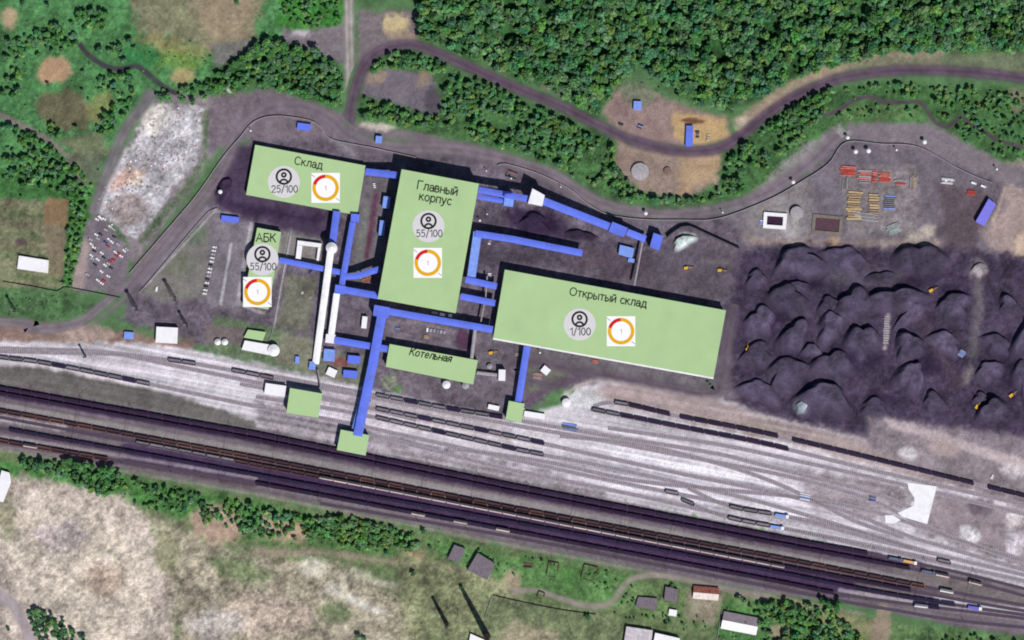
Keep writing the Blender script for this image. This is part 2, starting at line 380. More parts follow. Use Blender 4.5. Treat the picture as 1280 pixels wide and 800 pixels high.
paint([(1000, 590), (1120, 600), (1110, 655), (1010, 630)], (160, 148, 154), 9, 7, 0.14, 0.9, 0.22)
blob(1125, 622, 18, 14, (132, 122, 126), 0, 7, 5, 0.25, 0.9)
paint([(1160, 610), (1300, 640), (1300, 720), (1140, 660)], (146, 132, 138), 9, 7, 0.14, 0.95)
blob(1225, 635, 14, 10, (110, 98, 112), 0, 7, 4, 0.15, 0.8)
blob(1268, 648, 14, 10, (214, 204, 204), 0, 5, 4, 0.2, 0.9)
blob(1212, 668, 14, 9, (224, 220, 224), 25, 4, 3, 0.25, 0.9)
blob(1268, 680, 14, 16, (196, 190, 196), 0, 6, 5, 0.3, 0.8)
blob(1240, 690, 16, 9, (112, 112, 110), 30, 6, 4, 0.25, 0.8)
paint([(1085, 520), (1240, 540), (1310, 552), (1310, 640), (1180, 600), (1085, 560)], (140, 128, 136), 6, 4, 0.15)
paint([(1105, 522), (1140, 530), (1210, 552), (1300, 580), (1300, 600), (1190, 560), (1110, 535)], (196, 180, 182), 4, 3, 0.12, 0.9)
paint([(1105, 535), (1180, 555), (1300, 598), (1300, 622), (1180, 590), (1100, 560)], (146, 134, 140), 6, 4, 0.15, 0.9)
blob(1135, 568, 12, 8, (212, 206, 210), 8, 4, 3, 0.15)
blob(1178, 560, 20, 10, (178, 160, 158), 10, 5, 3, 0.08, 0.9)
blob(1268, 588, 16, 8, (206, 196, 200), 15, 5, 4, 0.15, 0.9)
blob(945, 535, 30, 8, (160, 146, 140), 12, 8, 5, 0.12, 0.7)
# ---- main line bed
paint([(-300, 432), (0, 478), (320, 536), (640, 600), (960, 664), (1150, 706), (1300, 740), (1300, 800), (1190, 782), (1047, 752), (960, 742), (640, 680), (320, 616), (0, 560), (-300, 512)],
      (118, 108, 116), 2.5, 1.5, 0.10, 1.0, 0.22)
paint([(0, 503), (320, 560), (640, 622), (960, 686), (1180, 730), (1180, 737), (960, 694), (640, 631), (320, 568), (0, 511)], (148, 141, 142), 2, 1, 0.08, 1.0, 0.1)
stroke([(-160, 460), (0, 488.5), (320, 546), (640, 611), (960, 673), (1085, 696), (1150, 710)], 15, (66, 46, 80), 2, 0.8, 0.1, 0.92, 0.15)
stroke([(-160, 490), (0, 518), (320, 577), (640, 639), (960, 700), (1180, 742)], 13, (96, 80, 92), 2, 0.8, 0.1, 0.8, 0.15)
stroke([(160, 565), (320, 594), (640, 653), (960, 714), (1060, 736)], 22, (70, 52, 84), 2, 0.8, 0.1, 0.9, 0.15)
stroke([(-160, 508), (0, 536), (160, 566)], 9, (92, 80, 92), 2, 0.8, 0.1, 0.9, 0.15)
stroke([(-160, 524), (0, 552), (160, 579), (320, 606)], 6, (84, 66, 74), 2, 0.8, 0.1, 0.9, 0.1)
stroke([(0, 523), (80, 535)], 8, (182, 176, 178), 2.5, 2, 0.2, 0.9)
stroke([(-20, 542), (160, 571), (320, 598)], 4, (170, 160, 166), 2, 1, 0.12, 0.8)
paint([(1090, 700), (1200, 716), (1300, 742), (1300, 762), (1180, 742)], (120, 112, 112), 5, 3, 0.12, 0.9)
stroke([(1170, 748), (1230, 758), (1320, 766)], 6, (208, 202, 208), 3, 1.5, 0.1, 0.9)
stroke([(1050, 738), (1150, 754), (1240, 768), (1320, 776)], 5, (176, 168, 174), 2, 1, 0.12, 0.85)
# ---- south bank
paint([(-300, 540), (0, 565), (320, 622), (640, 686), (960, 748), (1050, 764), (1190, 792), (1300, 802), (1300, 1200), (-300, 1200)], (104, 120, 84), 3, 2, 0.22, relief=(0.3, 'C'))
stroke([(0, 562), (320, 618), (640, 682), (960, 745), (1080, 768)], 4, (144, 136, 128), 2, 1.5, 0.12, 0.9)
paint([(-100, 566), (120, 590), (320, 628), (500, 668), (500, 690), (420, 690), (300, 670), (200, 640), (40, 600), (-100, 590)], (76, 122, 66), 6, 6, 0.28)
paint([(300, 640), (520, 690), (560, 705), (540, 712), (400, 690), (300, 668)], (92, 120, 76), 6, 6, 0.26, 0.8)
paint([(-300, 605), (30, 595), (90, 605), (150, 618), (185, 645), (215, 690), (225, 740), (205, 900), (-300, 900)], (190, 177, 167), 8, 7, 0.24, relief=(0.9, 'C'))
paint([(70, 790), (20, 730), (0, 640), (30, 620), (120, 640), (180, 690), (190, 760), (160, 820)], (202, 190, 176), 12, 9, 0.24, 0.9, relief=(1.1, 'C'))
blob(75, 668, 28, 18, (188, 174, 176), 0, 10, 8, 0.24, 0.8)
blob(130, 725, 26, 20, (176, 156, 142), 0, 10, 7, 0.24, 0.8)
blob(8, 650, 12, 30, (140, 140, 112), 0, 8, 6, 0.2, 0.7)
paint([(185, 640), (300, 690), (420, 700), (520, 760), (520, 820), (220, 820), (215, 740)], (158, 149, 132), 12, 8, 0.32)
blob(268, 655, 34, 24, (182, 158, 140), 15, 7, 6, 0.14, relief=(0.9, 'D'))
blob(352, 662, 36, 14, (190, 166, 142), 15, 8, 6, 0.16)
blob(210, 690, 18, 26, (134, 134, 106), 0, 8, 6, 0.24, 0.8)
blob(300, 712, 40, 14, (104, 118, 84), 15, 8, 6, 0.24, 0.8)
blob(330, 770, 60, 24, (194, 177, 163), 0, 10, 8, 0.28, 0.9, relief=(0.8, 'C'))
blob(270, 780, 38, 18, (202, 192, 186), 0, 8, 7, 0.25, 0.9)
stroke([(320, 690), (400, 690), (470, 700), (520, 705), (560, 708), (600, 722), (640, 742)], 8, (162, 144, 130), 5, 3, 0.1, 0.8)
blob(392, 708, 18, 12, (200, 196, 180), 20, 5, 4, 0.2, 0.9)
stroke([(412, 735), (445, 752), (475, 765)], 10, (206, 202, 194), 5, 3, 0.2, 0.85)
stroke([(430, 745), (428, 720)], 7, (214, 206, 186), 3, 2, 0.15, 0.9)
stroke([(440, 715), (500, 735)], 8, (192, 190, 168), 5, 3, 0.2, 0.85)
blob(420, 765, 24, 12, (96, 110, 78), 15, 7, 5, 0.24, 0.8)
blob(520, 695, 15, 8, (190, 160, 132), 25, 5, 4, 0.12, 0.9)
paint([(500, 690), (640, 715), (660, 745), (640, 800), (500, 800)], (132, 134, 104), 10, 7, 0.34, 0.8)
paint([(520, 668), (640, 694), (800, 720), (780, 760), (660, 742), (560, 700)], (90, 126, 76), 6, 5, 0.26)
blob(710, 722, 12, 14, (92, 140, 76), 0, 5, 3, 0.2, 0.8)
blob(640, 725, 12, 15, (180, 156, 138), -30, 5, 3, 0.12, 0.8)
paint([(600, 745), (760, 768), (800, 790), (790, 820), (600, 820)], (118, 128, 96), 8, 6, 0.28, 0.9)
paint([(640, 775), (700, 790), (690, 820), (600, 820)], (176, 160, 140), 6, 5, 0.2, 0.7)
paint([(770, 730), (860, 730), (850, 775), (775, 765)], (104, 128, 84), 6, 5, 0.28, 0.9)
paint([(860, 735), (905, 745), (895, 780), (860, 775)], (150, 140, 124), 5, 4, 0.16, 0.9)
paint([(905, 750), (960, 752), (1080, 800), (1070, 860), (880, 860)], (78, 116, 68), 6, 5, 0.28)
paint([(960, 742), (1060, 765), (1110, 790), (1060, 800), (1030, 780), (970, 760)], (140, 140, 104), 5, 4, 0.16, 0.9)
blob(1102, 785, 12, 30, (156, 138, 122), 8, 5, 3, 0.08, 0.9)
paint([(1115, 778), (1300, 800), (1300, 860), (1110, 860)], (92, 120, 78), 5, 4, 0.28)
blob(975, 790, 14, 9, (168, 148, 130), 0, 5, 3, 0.12, 0.9)
# ---- northern woods, verges and clearings
WOOD = [(525, -60), (1360, -60), (1360, 62), (1250, 64), (1120, 64), (1030, 84), (960, 112), (915, 138), (870, 128), (830, 104), (795, 78), (770, 112), (745, 145), (700, 118), (640, 92), (560, 62), (525, 50)]
paint(WOOD, (54, 92, 52), 6, 5, 0.28)
paint([(640, 82), (760, 90), (790, 75), (770, 112), (745, 145), (700, 118)], (72, 118, 72), 7, 5, 0.2, 0.85)
BELT = [(447, 118), (470, 62), (560, 86), (620, 106), (690, 140), (740, 160), (800, 190), (880, 200), (960, 135), (1030, 112), (1100, 104), (1290, 115), (1290, 200), (1240, 205), (1170, 158), (1060, 150), (1010, 190), (930, 248),
        (850, 264), (780, 262), (720, 225), (640, 190), (560, 172), (500, 160), (450, 148)]
paint(BELT, (72, 108, 66), 5, 4, 0.26)
paint([(245, 108), (300, 70), (335, 48), (430, 75), (425, 132), (400, 128), (330, 105), (270, 118)], (60, 96, 56), 5, 4, 0.26)
paint([(262, 122), (300, 117), (340, 112), (395, 132), (432, 140), (432, 175), (300, 175), (262, 190)], (124, 112, 121), 5, 4, 0.14)
paint([(350, 35), (435, 20), (435, 85), (400, 70), (350, 50)], (126, 118, 124), 6, 4, 0.12)
blob(376, 40, 12, 7, (196, 188, 196), 10, 5, 3, 0.12, 0.8)
paint([(355, -60), (432, -60), (432, 30), (380, 38), (345, 32)], (66, 128, 58), 5, 4, 0.25)
paint([(447, 12), (520, 14), (522, 52), (480, 56), (447, 90)], (124, 114, 118), 5, 4, 0.12)
blob(493, 30, 17, 13, (196, 178, 138), -10, 4, 5, 0.08)
blob(500, 45, 18, 7, (172, 152, 130), 10, 5, 4, 0.1, 0.8)
paint([(452, 95), (480, 85), (540, 92), (552, 130), (545, 146), (490, 128), (450, 118)], (116, 108, 118), 5, 3, 0.12)
blob(470, 98, 14, 8, (164, 144, 124), -20, 5, 4, 0.1, 0.8)
blob(530, 100, 7, 12, (156, 136, 114), 0, 5, 4, 0.1, 0.8)
blob(540, 125, 10, 18, (84, 78, 88), 0, 4, 2, 0.1, 0.8)
paint([(750, 140), (770, 110), (800, 108), (850, 130), (905, 145), (915, 175), (860, 186), (800, 178), (765, 158)], (148, 126, 122), 5, 4, 0.12)
blob(795, 115, 26, 14, (116, 126, 104), 20, 7, 5, 0.2, 0.8)
paint([(840, 138), (905, 148), (912, 175), (870, 184), (842, 172)], (198, 168, 120), 5, 4, 0.08, 0.9)
blob(865, 151, 15, 3.6, (118, 86, 66), 3, 2, 1, 0.1)
stroke([(786, 95), (790, 70), (788, 40)], 5, (126, 122, 94), 4, 3, 0.15, 0.6)
blob(695, 112, 20, 6, (146, 118, 126), 15, 4, 3, 0.1, 0.8)
paint([(770, 180), (850, 190), (905, 188), (895, 230), (868, 246), (800, 240), (772, 215)], (150, 132, 122), 5, 4, 0.12)
paint([(850, 200), (905, 190), (890, 228), (850, 245)], (186, 158, 124), 6, 5, 0.1, 0.8)
stroke([(768, 168), (790, 195)], 9, (160, 138, 126), 4, 2, 0.1, 0.9)
paint([(915, 150), (990, 100), (1060, 68), (1180, 62), (1180, 82), (1060, 88), (1000, 112), (940, 160)], (158, 142, 124), 5, 4, 0.12)
paint([(1060, 74), (1290, 62), (1290, 96), (1130, 86), (1060, 92)], (118, 122, 100), 6, 4, 0.16, 0.8)
blob(930, 155, 12, 12, (190, 172, 156), -30, 5, 3, 0.12, 0.8)
blob(1270, 125, 10, 14, (164, 140, 130), 0, 6, 4, 0.12, 0.7)
paint([(1030, 140), (1080, 128), (1150, 134), (1155, 150), (1060, 150)], (90, 120, 76), 4, 3, 0.24)
paint([(1060, 155), (1160, 152), (1260, 205), (1290, 215), (1290, 240), (1245, 226), (1150, 184), (1060, 176)], (130, 120, 128), 4, 3, 0.10)
paint([(1000, 185), (1050, 155), (1064, 165), (1010, 215), (920, 262), (930, 248)], (150, 142, 146), 5, 4, 0.16, 0.9)
stroke([(440, 160), (520, 172), (600, 190), (690, 222), (750, 258)], 14, (124, 114, 120), 4, 2, 0.1)
blob(472, 158, 22, 5, (206, 194, 186), 5, 4, 3, 0.12, 0.9)
blob(288, 112, 4, 4, (214, 210, 214), 0, 2, 1, 0.1)
# relief stays flat under roads, rails and buildings
def flat(pl, w):
    sl = window(pl, w + 6)
    m = np.clip((sline(pl, PX[sl], PY[sl]) - w / 2) / 4.0, 0, 1)
    HGT[sl] *= m

# ------------------------------------------------------------------ roads and streams (sheets whose rims fade into the ground's own colour)
ROADS = [
 ('north_road', [(436, -300), (436, 0), (437, 60), (438, 110), (437, 150)], 13, (150, 142, 142), (186, 178, 172), 3),
 ('haul_road', [(436, 158), (440, 128), (450, 92), (466, 70), (490, 58), (520, 57), (560, 72), (600, 90), (650, 112), (700, 132), (745, 155), (790, 175), (845, 188), (895, 186), (925, 170), (960, 142), (1000, 117), (1050, 98), (1110, 89), (1170, 88), (1230, 92), (1300, 101), (1700, 160)], 13, (88, 72, 90), (106, 88, 104), 4),
 ('plant_road', [(100, 405), (140, 380), (168, 350), (215, 292), (268, 228), (296, 172), (316, 148), (345, 134), (380, 134), (412, 148), (440, 172), (490, 184), (560, 186), (620, 196), (690, 218), (735, 246), (780, 262), (840, 268), (905, 260), (960, 240), (1010, 205), (1048, 168)], 15, (118, 105, 117), (134, 122, 131), 6),
 ('bank_road', [(-300, 402), (0, 402), (45, 411), (95, 404), (125, 384), (150, 362)], 12, (120, 110, 120), (134, 124, 132), 4),
 ('field_track', [(190, 112), (178, 132), (155, 165), (138, 205), (128, 232), (116, 268)], 13, (114, 108, 114), (122, 118, 118), 4),
 ('village_road', [(640, 740), (670, 738), (700, 748), (738, 758), (765, 752), (778, 734), (795, 722), (830, 720), (890, 733), (960, 748)], 6.5, (146, 136, 130), (156, 146, 138), 3),
 ('corner_road', [(-60, 715), (6, 748), (28, 776), (50, 830)], 13, (168, 156, 160), (176, 164, 168), 3),
 ('yard_road', [(700, 482), (640, 470), (650, 452), (760, 470), (880, 492), (900, 480), (908, 430), (918, 380)], 9, (96, 84, 96), (104, 92, 104), 6),
]
STREAMS = [
 ('stream', [(99, 54), (108, 66), (122, 77), (136, 84), (152, 86), (170, 83), (182, 90), (196, 102), (212, 113), (222, 117)], 6.2, (66, 64, 70)),
 ('stream', [(1028, 146), (1050, 137), (1066, 126), (1086, 121), (1105, 127), (1130, 128), (1150, 128), (1160, 140), (1168, 152), (1184, 158), (1194, 152), (1202, 146), (1220, 158), (1238, 170), (1256, 178), (1290, 186)], 4.6, (84, 72, 82)),
]
def smooth_line(pl, step=3.0):
    P = np.array(pl, float); n = len(P)
    pts = []
    for i in range(n - 1):
        p0 = P[max(i - 1, 0)]; p1 = P[i]; p2 = P[i + 1]; p3 = P[min(i + 2, n - 1)]
        L = np.hypot(*(p2 - p1)); k = max(2, int(L / step))
        for j in range(k):
            t = j / k
            if L > 150: pts.append(p1 + (p2 - p1) * t); continue
            pts.append(0.5 * ((2 * p1) + (-p0 + p2) * t + (2 * p0 - 5 * p1 + 4 * p2 - p3) * t * t + (-p0 + 3 * p1 - 3 * p2 + p3) * t ** 3))
    pts.append(P[-1])
    return np.array(pts)
for r in ROADS: flat([tuple(p) for p in smooth_line(r[1], 8)], r[2] + 8)
for r in STREAMS: flat([tuple(p) for p in smooth_line(r[1], 8)], r[2] + 4)
flat([(-100, 470), (320, 540), (1300, 740)], 40)

# build the ground sheet
def srgb2lin(a):
    a = np.clip(a, 0, 255) / 255.0
    return np.where(a <= 0.04045, a / 12.92, ((a + 0.055) / 1.055) ** 2.4)
def set_tone(me, rgb_lin, domain='POINT'):
    at = me.color_attributes.new('tone', 'FLOAT_COLOR', domain)
    n = len(rgb_lin)
    buf = np.ones((n, 4), np.float32); buf[:, :3] = rgb_lin
    at.data.foreach_set('color', buf.ravel())
def np_mesh(name, verts, quads, m):
    me = bpy.data.meshes.new(name)
    me.vertices.add(len(verts)); me.vertices.foreach_set('co', np.asarray(verts, np.float32).ravel())
    k = quads.shape[1]
    me.loops.add(quads.size); me.loops.foreach_set('vertex_index', quads.astype(np.int32).ravel())
    me.polygons.add(len(quads)); me.polygons.foreach_set('loop_start', np.arange(0, quads.size, k, dtype=np.int32))
    me.polygons.foreach_set('loop_total', np.full(len(quads), k, np.int32))
    me.update(calc_edges=True); me.validate()
    if m: me.materials.append(m)
    return me
GMAT = attr_mat('ground soil and grass', 0.97, 0.8, 0.24)
def build_ground():
    vx = (PX - 640) * S; vy = (400 - PY) * S
    v = np.stack([vx, vy, HGT], -1).reshape(-1, 3)
    idx = np.arange(nx * ny).reshape(ny, nx)
    q = np.stack([idx[1:, :-1], idx[1:, 1:], idx[:-1, 1:], idx[:-1, :-1]], -1).reshape(-1, 4)
    me = np_mesh('ground', v, q, GMAT)
    set_tone(me, (srgb2lin(G) * K).reshape(-1, 3))
    me.polygons.foreach_set('use_smooth', np.ones(len(q), bool))
    o = bpy.data.objects.new('ground', me); COL.objects.link(o)
    tag(o, kind='structure')
build_ground()
def bil(A, px, py):
    i = np.clip(np.searchsorted(GX, px) - 1, 0, nx - 2); j = np.clip(np.searchsorted(GY, py) - 1, 0, ny - 2)
    fx = np.clip((px - GX[i]) / (GX[i + 1] - GX[i]), 0, 1); fy = np.clip((py - GY[j]) / (GY[j + 1] - GY[j]), 0, 1)
    if A.ndim == 3: fx = fx[..., None]; fy = fy[..., None]
    return (A[j, i] * (1 - fx) + A[j, i + 1] * fx) * (1 - fy) + (A[j + 1, i] * (1 - fx) + A[j + 1, i + 1] * fx) * fy
def gz(px, py):
    return float(bil(HGT, np.array([px]), np.array([py]))[0])
RMAT = attr_mat('road surface', 0.95, 0.8, 0.14)
lift = [0.05]
def strip_sheet(name, pl, w, rgb, rgb2, soft, zofs=None):
    P = smooth_line(pl, 3.0)
    T = np.gradient(P, axis=0); T /= np.linalg.norm(T, axis=1)[:, None] + 1e-9
    Nn = np.stack([-T[:, 1], T[:, 0]], -1)
    offs = np.array([-1.0, -0.8, -0.55, -0.38, -0.2, 0, 0.2, 0.38, 0.55, 0.8, 1.0])
    half = w / 2 + soft
    wob = 1 + 0.12 * (fbm(P[:, 0] / 12, P[:, 1] / 12, 91, 3) - 0.5) * 2
    Q = P[:, None, :] + Nn[:, None, :] * (offs[None, :, None] * half * wob[:, None, None])
    qx, qy = Q[..., 0], Q[..., 1]
    gc = bil(G, qx, qy); z = bil(HGT, qx, qy) + lift[0]
    lift[0] += 0.012
    d = np.abs(offs) * half
    m = np.clip((w / 2 + soft - d) / (2 * soft), 0, 1); m = m * m * (3 - 2 * m)
    n = 1 + 0.18 * (fbm(qx / 9, qy / 9, 95, 3) - 0.5) * 2
    # worn wheel lines lie lighter than the crown and the edges
    wheel = np.exp(-((np.abs(offs) - 0.3) / 0.13) ** 2)
    c = (np.array(rgb)[None, None] * (1 - wheel[None, :, None]) + np.array(rgb2)[None, None] * wheel[None, :, None]) * n[..., None]
    mm = np.clip(m[None, :] * (1.0 + 0.5 * (fbm(qx / 6, qy / 6, 97, 2) - 0.5)), 0, 1); mm[:, 0] = 0; mm[:, -1] = 0
    mm = mm[..., None]
    c = gc * (1 - mm) + c * mm
    v = np.stack([(qx - 640) * S, (400 - qy) * S, z], -1)
    a, b = Q.shape[:2]
    idx = np.arange(a * b).reshape(a, b)
    q = np.stack([idx[:-1, :-1], idx[:-1, 1:], idx[1:, 1:], idx[1:, :-1]], -1).reshape(-1, 4)
    me = np_mesh(name, v.reshape(-1, 3), q, RMAT)
    set_tone(me, (srgb2lin(c) * K).reshape(-1, 3))
    o = bpy.data.objects.new(name, me); COL.objects.link(o)
    return tag(o, kind='structure')
for nme, pl, w, c1, c2, sf in ROADS: strip_sheet(nme, pl, w, c1, c2, sf)
for nme, pl, w, c1 in STREAMS: strip_sheet(nme, pl, w, c1, tuple(v + 6 for v in c1), 1.5)

# ------------------------------------------------------------------ labels that say where a thing stands
ANCH = [(536, 300, 'the main building'), (382, 225, 'the coal warehouse'), (760, 405, 'the open warehouse'), (328, 335, 'the office block'), (540, 455, 'the boiler house'),
        (1090, 222, 'the red steel stacks'), (968, 277, 'the square basin'), (1150, 628, 'the big white slab'), (205, 190, 'the rubble field'), (130, 310, 'the car park'),
        (40, 329, 'the white greenhouse'), (800, 214, 'the round tank'), (590, 700, 'the twin grey sheds'), (923, 780, 'the long village house'), (880, 742, 'the red roofed house'),
        (863, 170, 'the blue roadside hut'), (797, 131, 'the light blue shed'), (1232, 266, 'the blue depot shed'), (436, 30, 'the north road'), (545, 765, 'the two chimneys'),
        (120, 77, 'the grey stream'), (1105, 127, 'the eastern stream'), (493, 30, 'the sandy clearing'), (500, 108, 'the grey clearing'), (250, 650, 'the pale hillside'), (670, 246, 'the white transfer tower'),
        (82, 138, 'the brown field patch'), (68, 88, 'the small sandy patch'), (208, 418, 'the white trackside hall'), (1100, 785, 'the footpath to the rails'), (1120, 90, 'the haul road bend'), (30, 780, 'the corner road'),
        (720, 730, 'the ruined foundations'), (1107, 415, 'the pale strip in the coal yard'), (1222, 338, 'the pale mound'), (1000, 510, 'the whitish heap')]
DIRS = ['east', 'north-east', 'north', 'north-west', 'west', 'south-west', 'south', 'south-east']
def where(px, py, skip=()):
    best = sorted(((math.hypot(px - a, py - b), a, b, n) for a, b, n in ANCH if n not in skip))[0]
    d, a, b, n = best
    if d < 10: return 'beside ' + n
    ang = math.degrees(math.atan2(b - py, px - a)) % 360
    pre = 'just ' if d < 40 else ('well ' if d > 110 else '')
    return pre + DIRS[int((ang + 22.5) // 45) % 8] + ' of ' + n
ORD1 = 'first second third fourth fifth sixth seventh eighth ninth tenth eleventh twelfth thirteenth fourteenth fifteenth sixteenth seventeenth eighteenth nineteenth'.split()
TENS = ['', '', 'twent', 'thirt', 'fort', 'fift', 'sixt', 'sevent', 'eight', 'ninet']
def ordinal(n):
    if n < 20: return ORD1[n - 1]
    t, u = divmod(n, 10)
    return TENS[t] + ('ieth' if u == 0 else 'y-' + ORD1[u - 1])

# ------------------------------------------------------------------ buildings
def centroid(p):
    return (sum(a for a, b in p) / len(p), sum(b for a, b in p) / len(p))
def inset(pts, k):
    cx, cy = centroid(pts)
    out = []
    for x, y in pts:
        d = math.hypot(x - cx, y - cy); f = max(0.1, (d - k) / d)
        out.append((cx + (x - cx) * f, cy + (y - cy) * f))
    return out
def building(name, label, cat, poly, h, roof=None, wall=None, eave=0.5, group=None, door=True, thick=0.5, vents=0):
    roof = roof or M_ROOF; wall = wall or M_WALL
    top = [W(x, y, h) for x, y in poly]
    cx, cy = centroid(top)
    z0 = gz(*centroid(poly)) - 0.1
    t = thing(name, label, cat, (cx, cy, z0), 0, group)
    wl = inset(top, eave * 1.3)
    m = MB(cx, cy, z0); m.prism(wl, z0, h - thick, 0); m.build('wall', wall, t)
    m = MB(cx, cy, z0); m.prism(top, h - thick, h, 0)
    r = m.build('roof', roof, t)
    if door:
        # door on the longest wall that faces south
        a = sum(wl[i][0] * wl[(i + 1) % len(wl)][1] - wl[(i + 1) % len(wl)][0] * wl[i][1] for i in range(len(wl)))
        P = wl if a > 0 else wl[::-1]
        best = max(((math.hypot(P[(i + 1) % len(P)][0] - P[i][0], P[(i + 1) % len(P)][1] - P[i][1]), i) for i in range(len(P)) if P[(i + 1) % len(P)][0] > P[i][0]), default=(0, 0))
        i = best[1]; (x0, y0), (x1, y1) = P[i], P[(i + 1) % len(P)]
        ang = math.atan2(y1 - y0, x1 - x0); L = best[0]
        nxn, nyn = math.sin(ang), -math.cos(ang)
        dw, dh = min(4.0, L * 0.3), min(4.0, h * 0.55)
        f = 0.3
        mx, my = x0 + (x1 - x0) * f, y0 + (y1 - y0) * f
        m = MB(cx, cy, z0); m.box(mx + nxn * 0.06, my + nyn * 0.06, z0 + 0.1 + dh / 2, dw, 0.14, dh, ang); m.build('door', M_DARKST, t)
        k = max(1, int(L / 9))
        for j in range(k):
            f = (j + 0.75) / (k + 0.5)
            if abs(f - 0.3) * L < 5: continue
            mx, my = x0 + (x1 - x0) * f, y0 + (y1 - y0) * f
            m = MB(cx, cy, z0); m.box(mx + nxn * 0.04, my + nyn * 0.04, h * 0.62, 3.0, 0.1, min(1.6, h * 0.25), ang); m.build('window', M_GLASS, t)
    return t, r, h, (cx, cy, z0)

def arc(cx, cy, rx, ry, a0, a1, n=14):
    return [(cx + rx * math.cos(R(a0 + (a1 - a0) * i / n)), cy + ry * math.sin(R(a0 + (a1 - a0) * i / n))) for i in range(n + 1)]
SOFT = [(0, .7), (0, 0), (.2, 0)] + arc(.2, .2, .2, .2, -90, 90, 10) + [(0, .4)]
GLYPH = {
 'С': (.72, [arc(.38, .5, .37, .5, 42, 318)]), 'Г': (.56, [[(0, 0), (0, 1), (.55, 1)]]), 'О': (.84, [arc(.42, .5, .42, .5, 0, 360, 24)]),
 'К': (.62, [[(0, 0), (0, 1)], [(.58, 1), (.03, .46)], [(.2, .6), (.63, 0)]]), 'А': (.74, [[(0, 0), (.37, 1), (.74, 0)], [(.14, .33), (.6, .33)]]),
 'Б': (.6, [[(.56, 1), (0, 1), (0, 0), (.3, 0)] + arc(.3, .29, .29, .29, -90, 90, 12) + [(0, .58)]]),
 'к': (.47, [[(0, 0), (0, .7)], [(.44, .7), (.03, .32)], [(.15, .43), (.48, 0)]]), 'л': (.52, [[(0, .03), (.08, .06), (.13, .3), (.15, .7), (.52, .7), (.52, 0)]]),
 'а': (.46, [[(.46, 0), (.46, .46)] + arc(.24, .46, .22, .24, 0, 155, 10), [(.46, .4), (.22, .38)] + arc(.2, .19, .2, .19, 90, 270, 10) + [(.3, .02), (.46, .14)]]),
 'д': (.64, [[(0, -.18), (0, 0), (.64, 0), (.64, -.18)], [(.09, 0), (.17, .3), (.19, .7), (.54, .7), (.54, 0)]]),
 'в': (.46, [[(0, 0), (0, .7), (.25, .7)] + arc(.25, .54, .16, .16, 90, -90, 8) + [(0, .38)], [(.25, .38)] + arc(.26, .19, .2, .19, 90, -90, 8) + [(0, 0)]]),
 'н': (.48, [[(0, 0), (0, .7)], [(.48, 0), (.48, .7)], [(0, .36), (.48, .36)]]), 'ь': (.42, [SOFT]), 'ы': (.64, [SOFT, [(.63, 0), (.63, .7)]]),
 'й': (.48, [[(0, .7), (0, 0)], [(0, .04), (.48, .66)], [(.48, .7), (.48, 0)], arc(.24, .98, .14, .12, 180, 360, 8)]), 'о': (.52, [arc(.26, .35, .26, .35, 0, 360, 20)]),
 'р': (.52, [[(0, -.28), (0, .7)], arc(.26, .35, .26, .35, 0, 360, 20)]), 'п': (.46, [[(0, 0), (0, .7), (.46, .7), (.46, 0)]]), 'у': (.5, [[(0, .7), (.25, .02)], [(.5, .7), (.22, -.14), (.12, -.26), (.0, -.27)]]),
 'с': (.46, [arc(.26, .35, .26, .35, 45, 315)]), 'т': (.48, [[(0, .7), (.48, .7)], [(.24, .7), (.24, 0)]]), 'е': (.5, [[(.02, .36), (.49, .36)] + arc(.26, .35, .24, .35, 4, 312)]),
 'я': (.44, [[(.44, 0), (.44, .7), (.19, .7)] + arc(.19, .52, .18, .18, 90, 270, 8) + [(.44, .34)], [(.24, .34), (0, 0)]]),
 '0': (.54, [arc(.27, .5, .27, .5, 0, 360, 24)]), '1': (.3, [[(0, .78), (.28, 1), (.28, 0)]]), '2': (.54, [arc(.26, .71, .25, .29, 170, -25, 12) + [(0, 0), (.54, 0)]]),
 '5': (.52, [[(.48, 1), (.1, 1), (.05, .54)] + arc(.25, .33, .26, .33, 128, -140, 14)]), '/': (.36, [[(0, -.12), (.36, 1.06)]]), ' ': (.26, []),
}
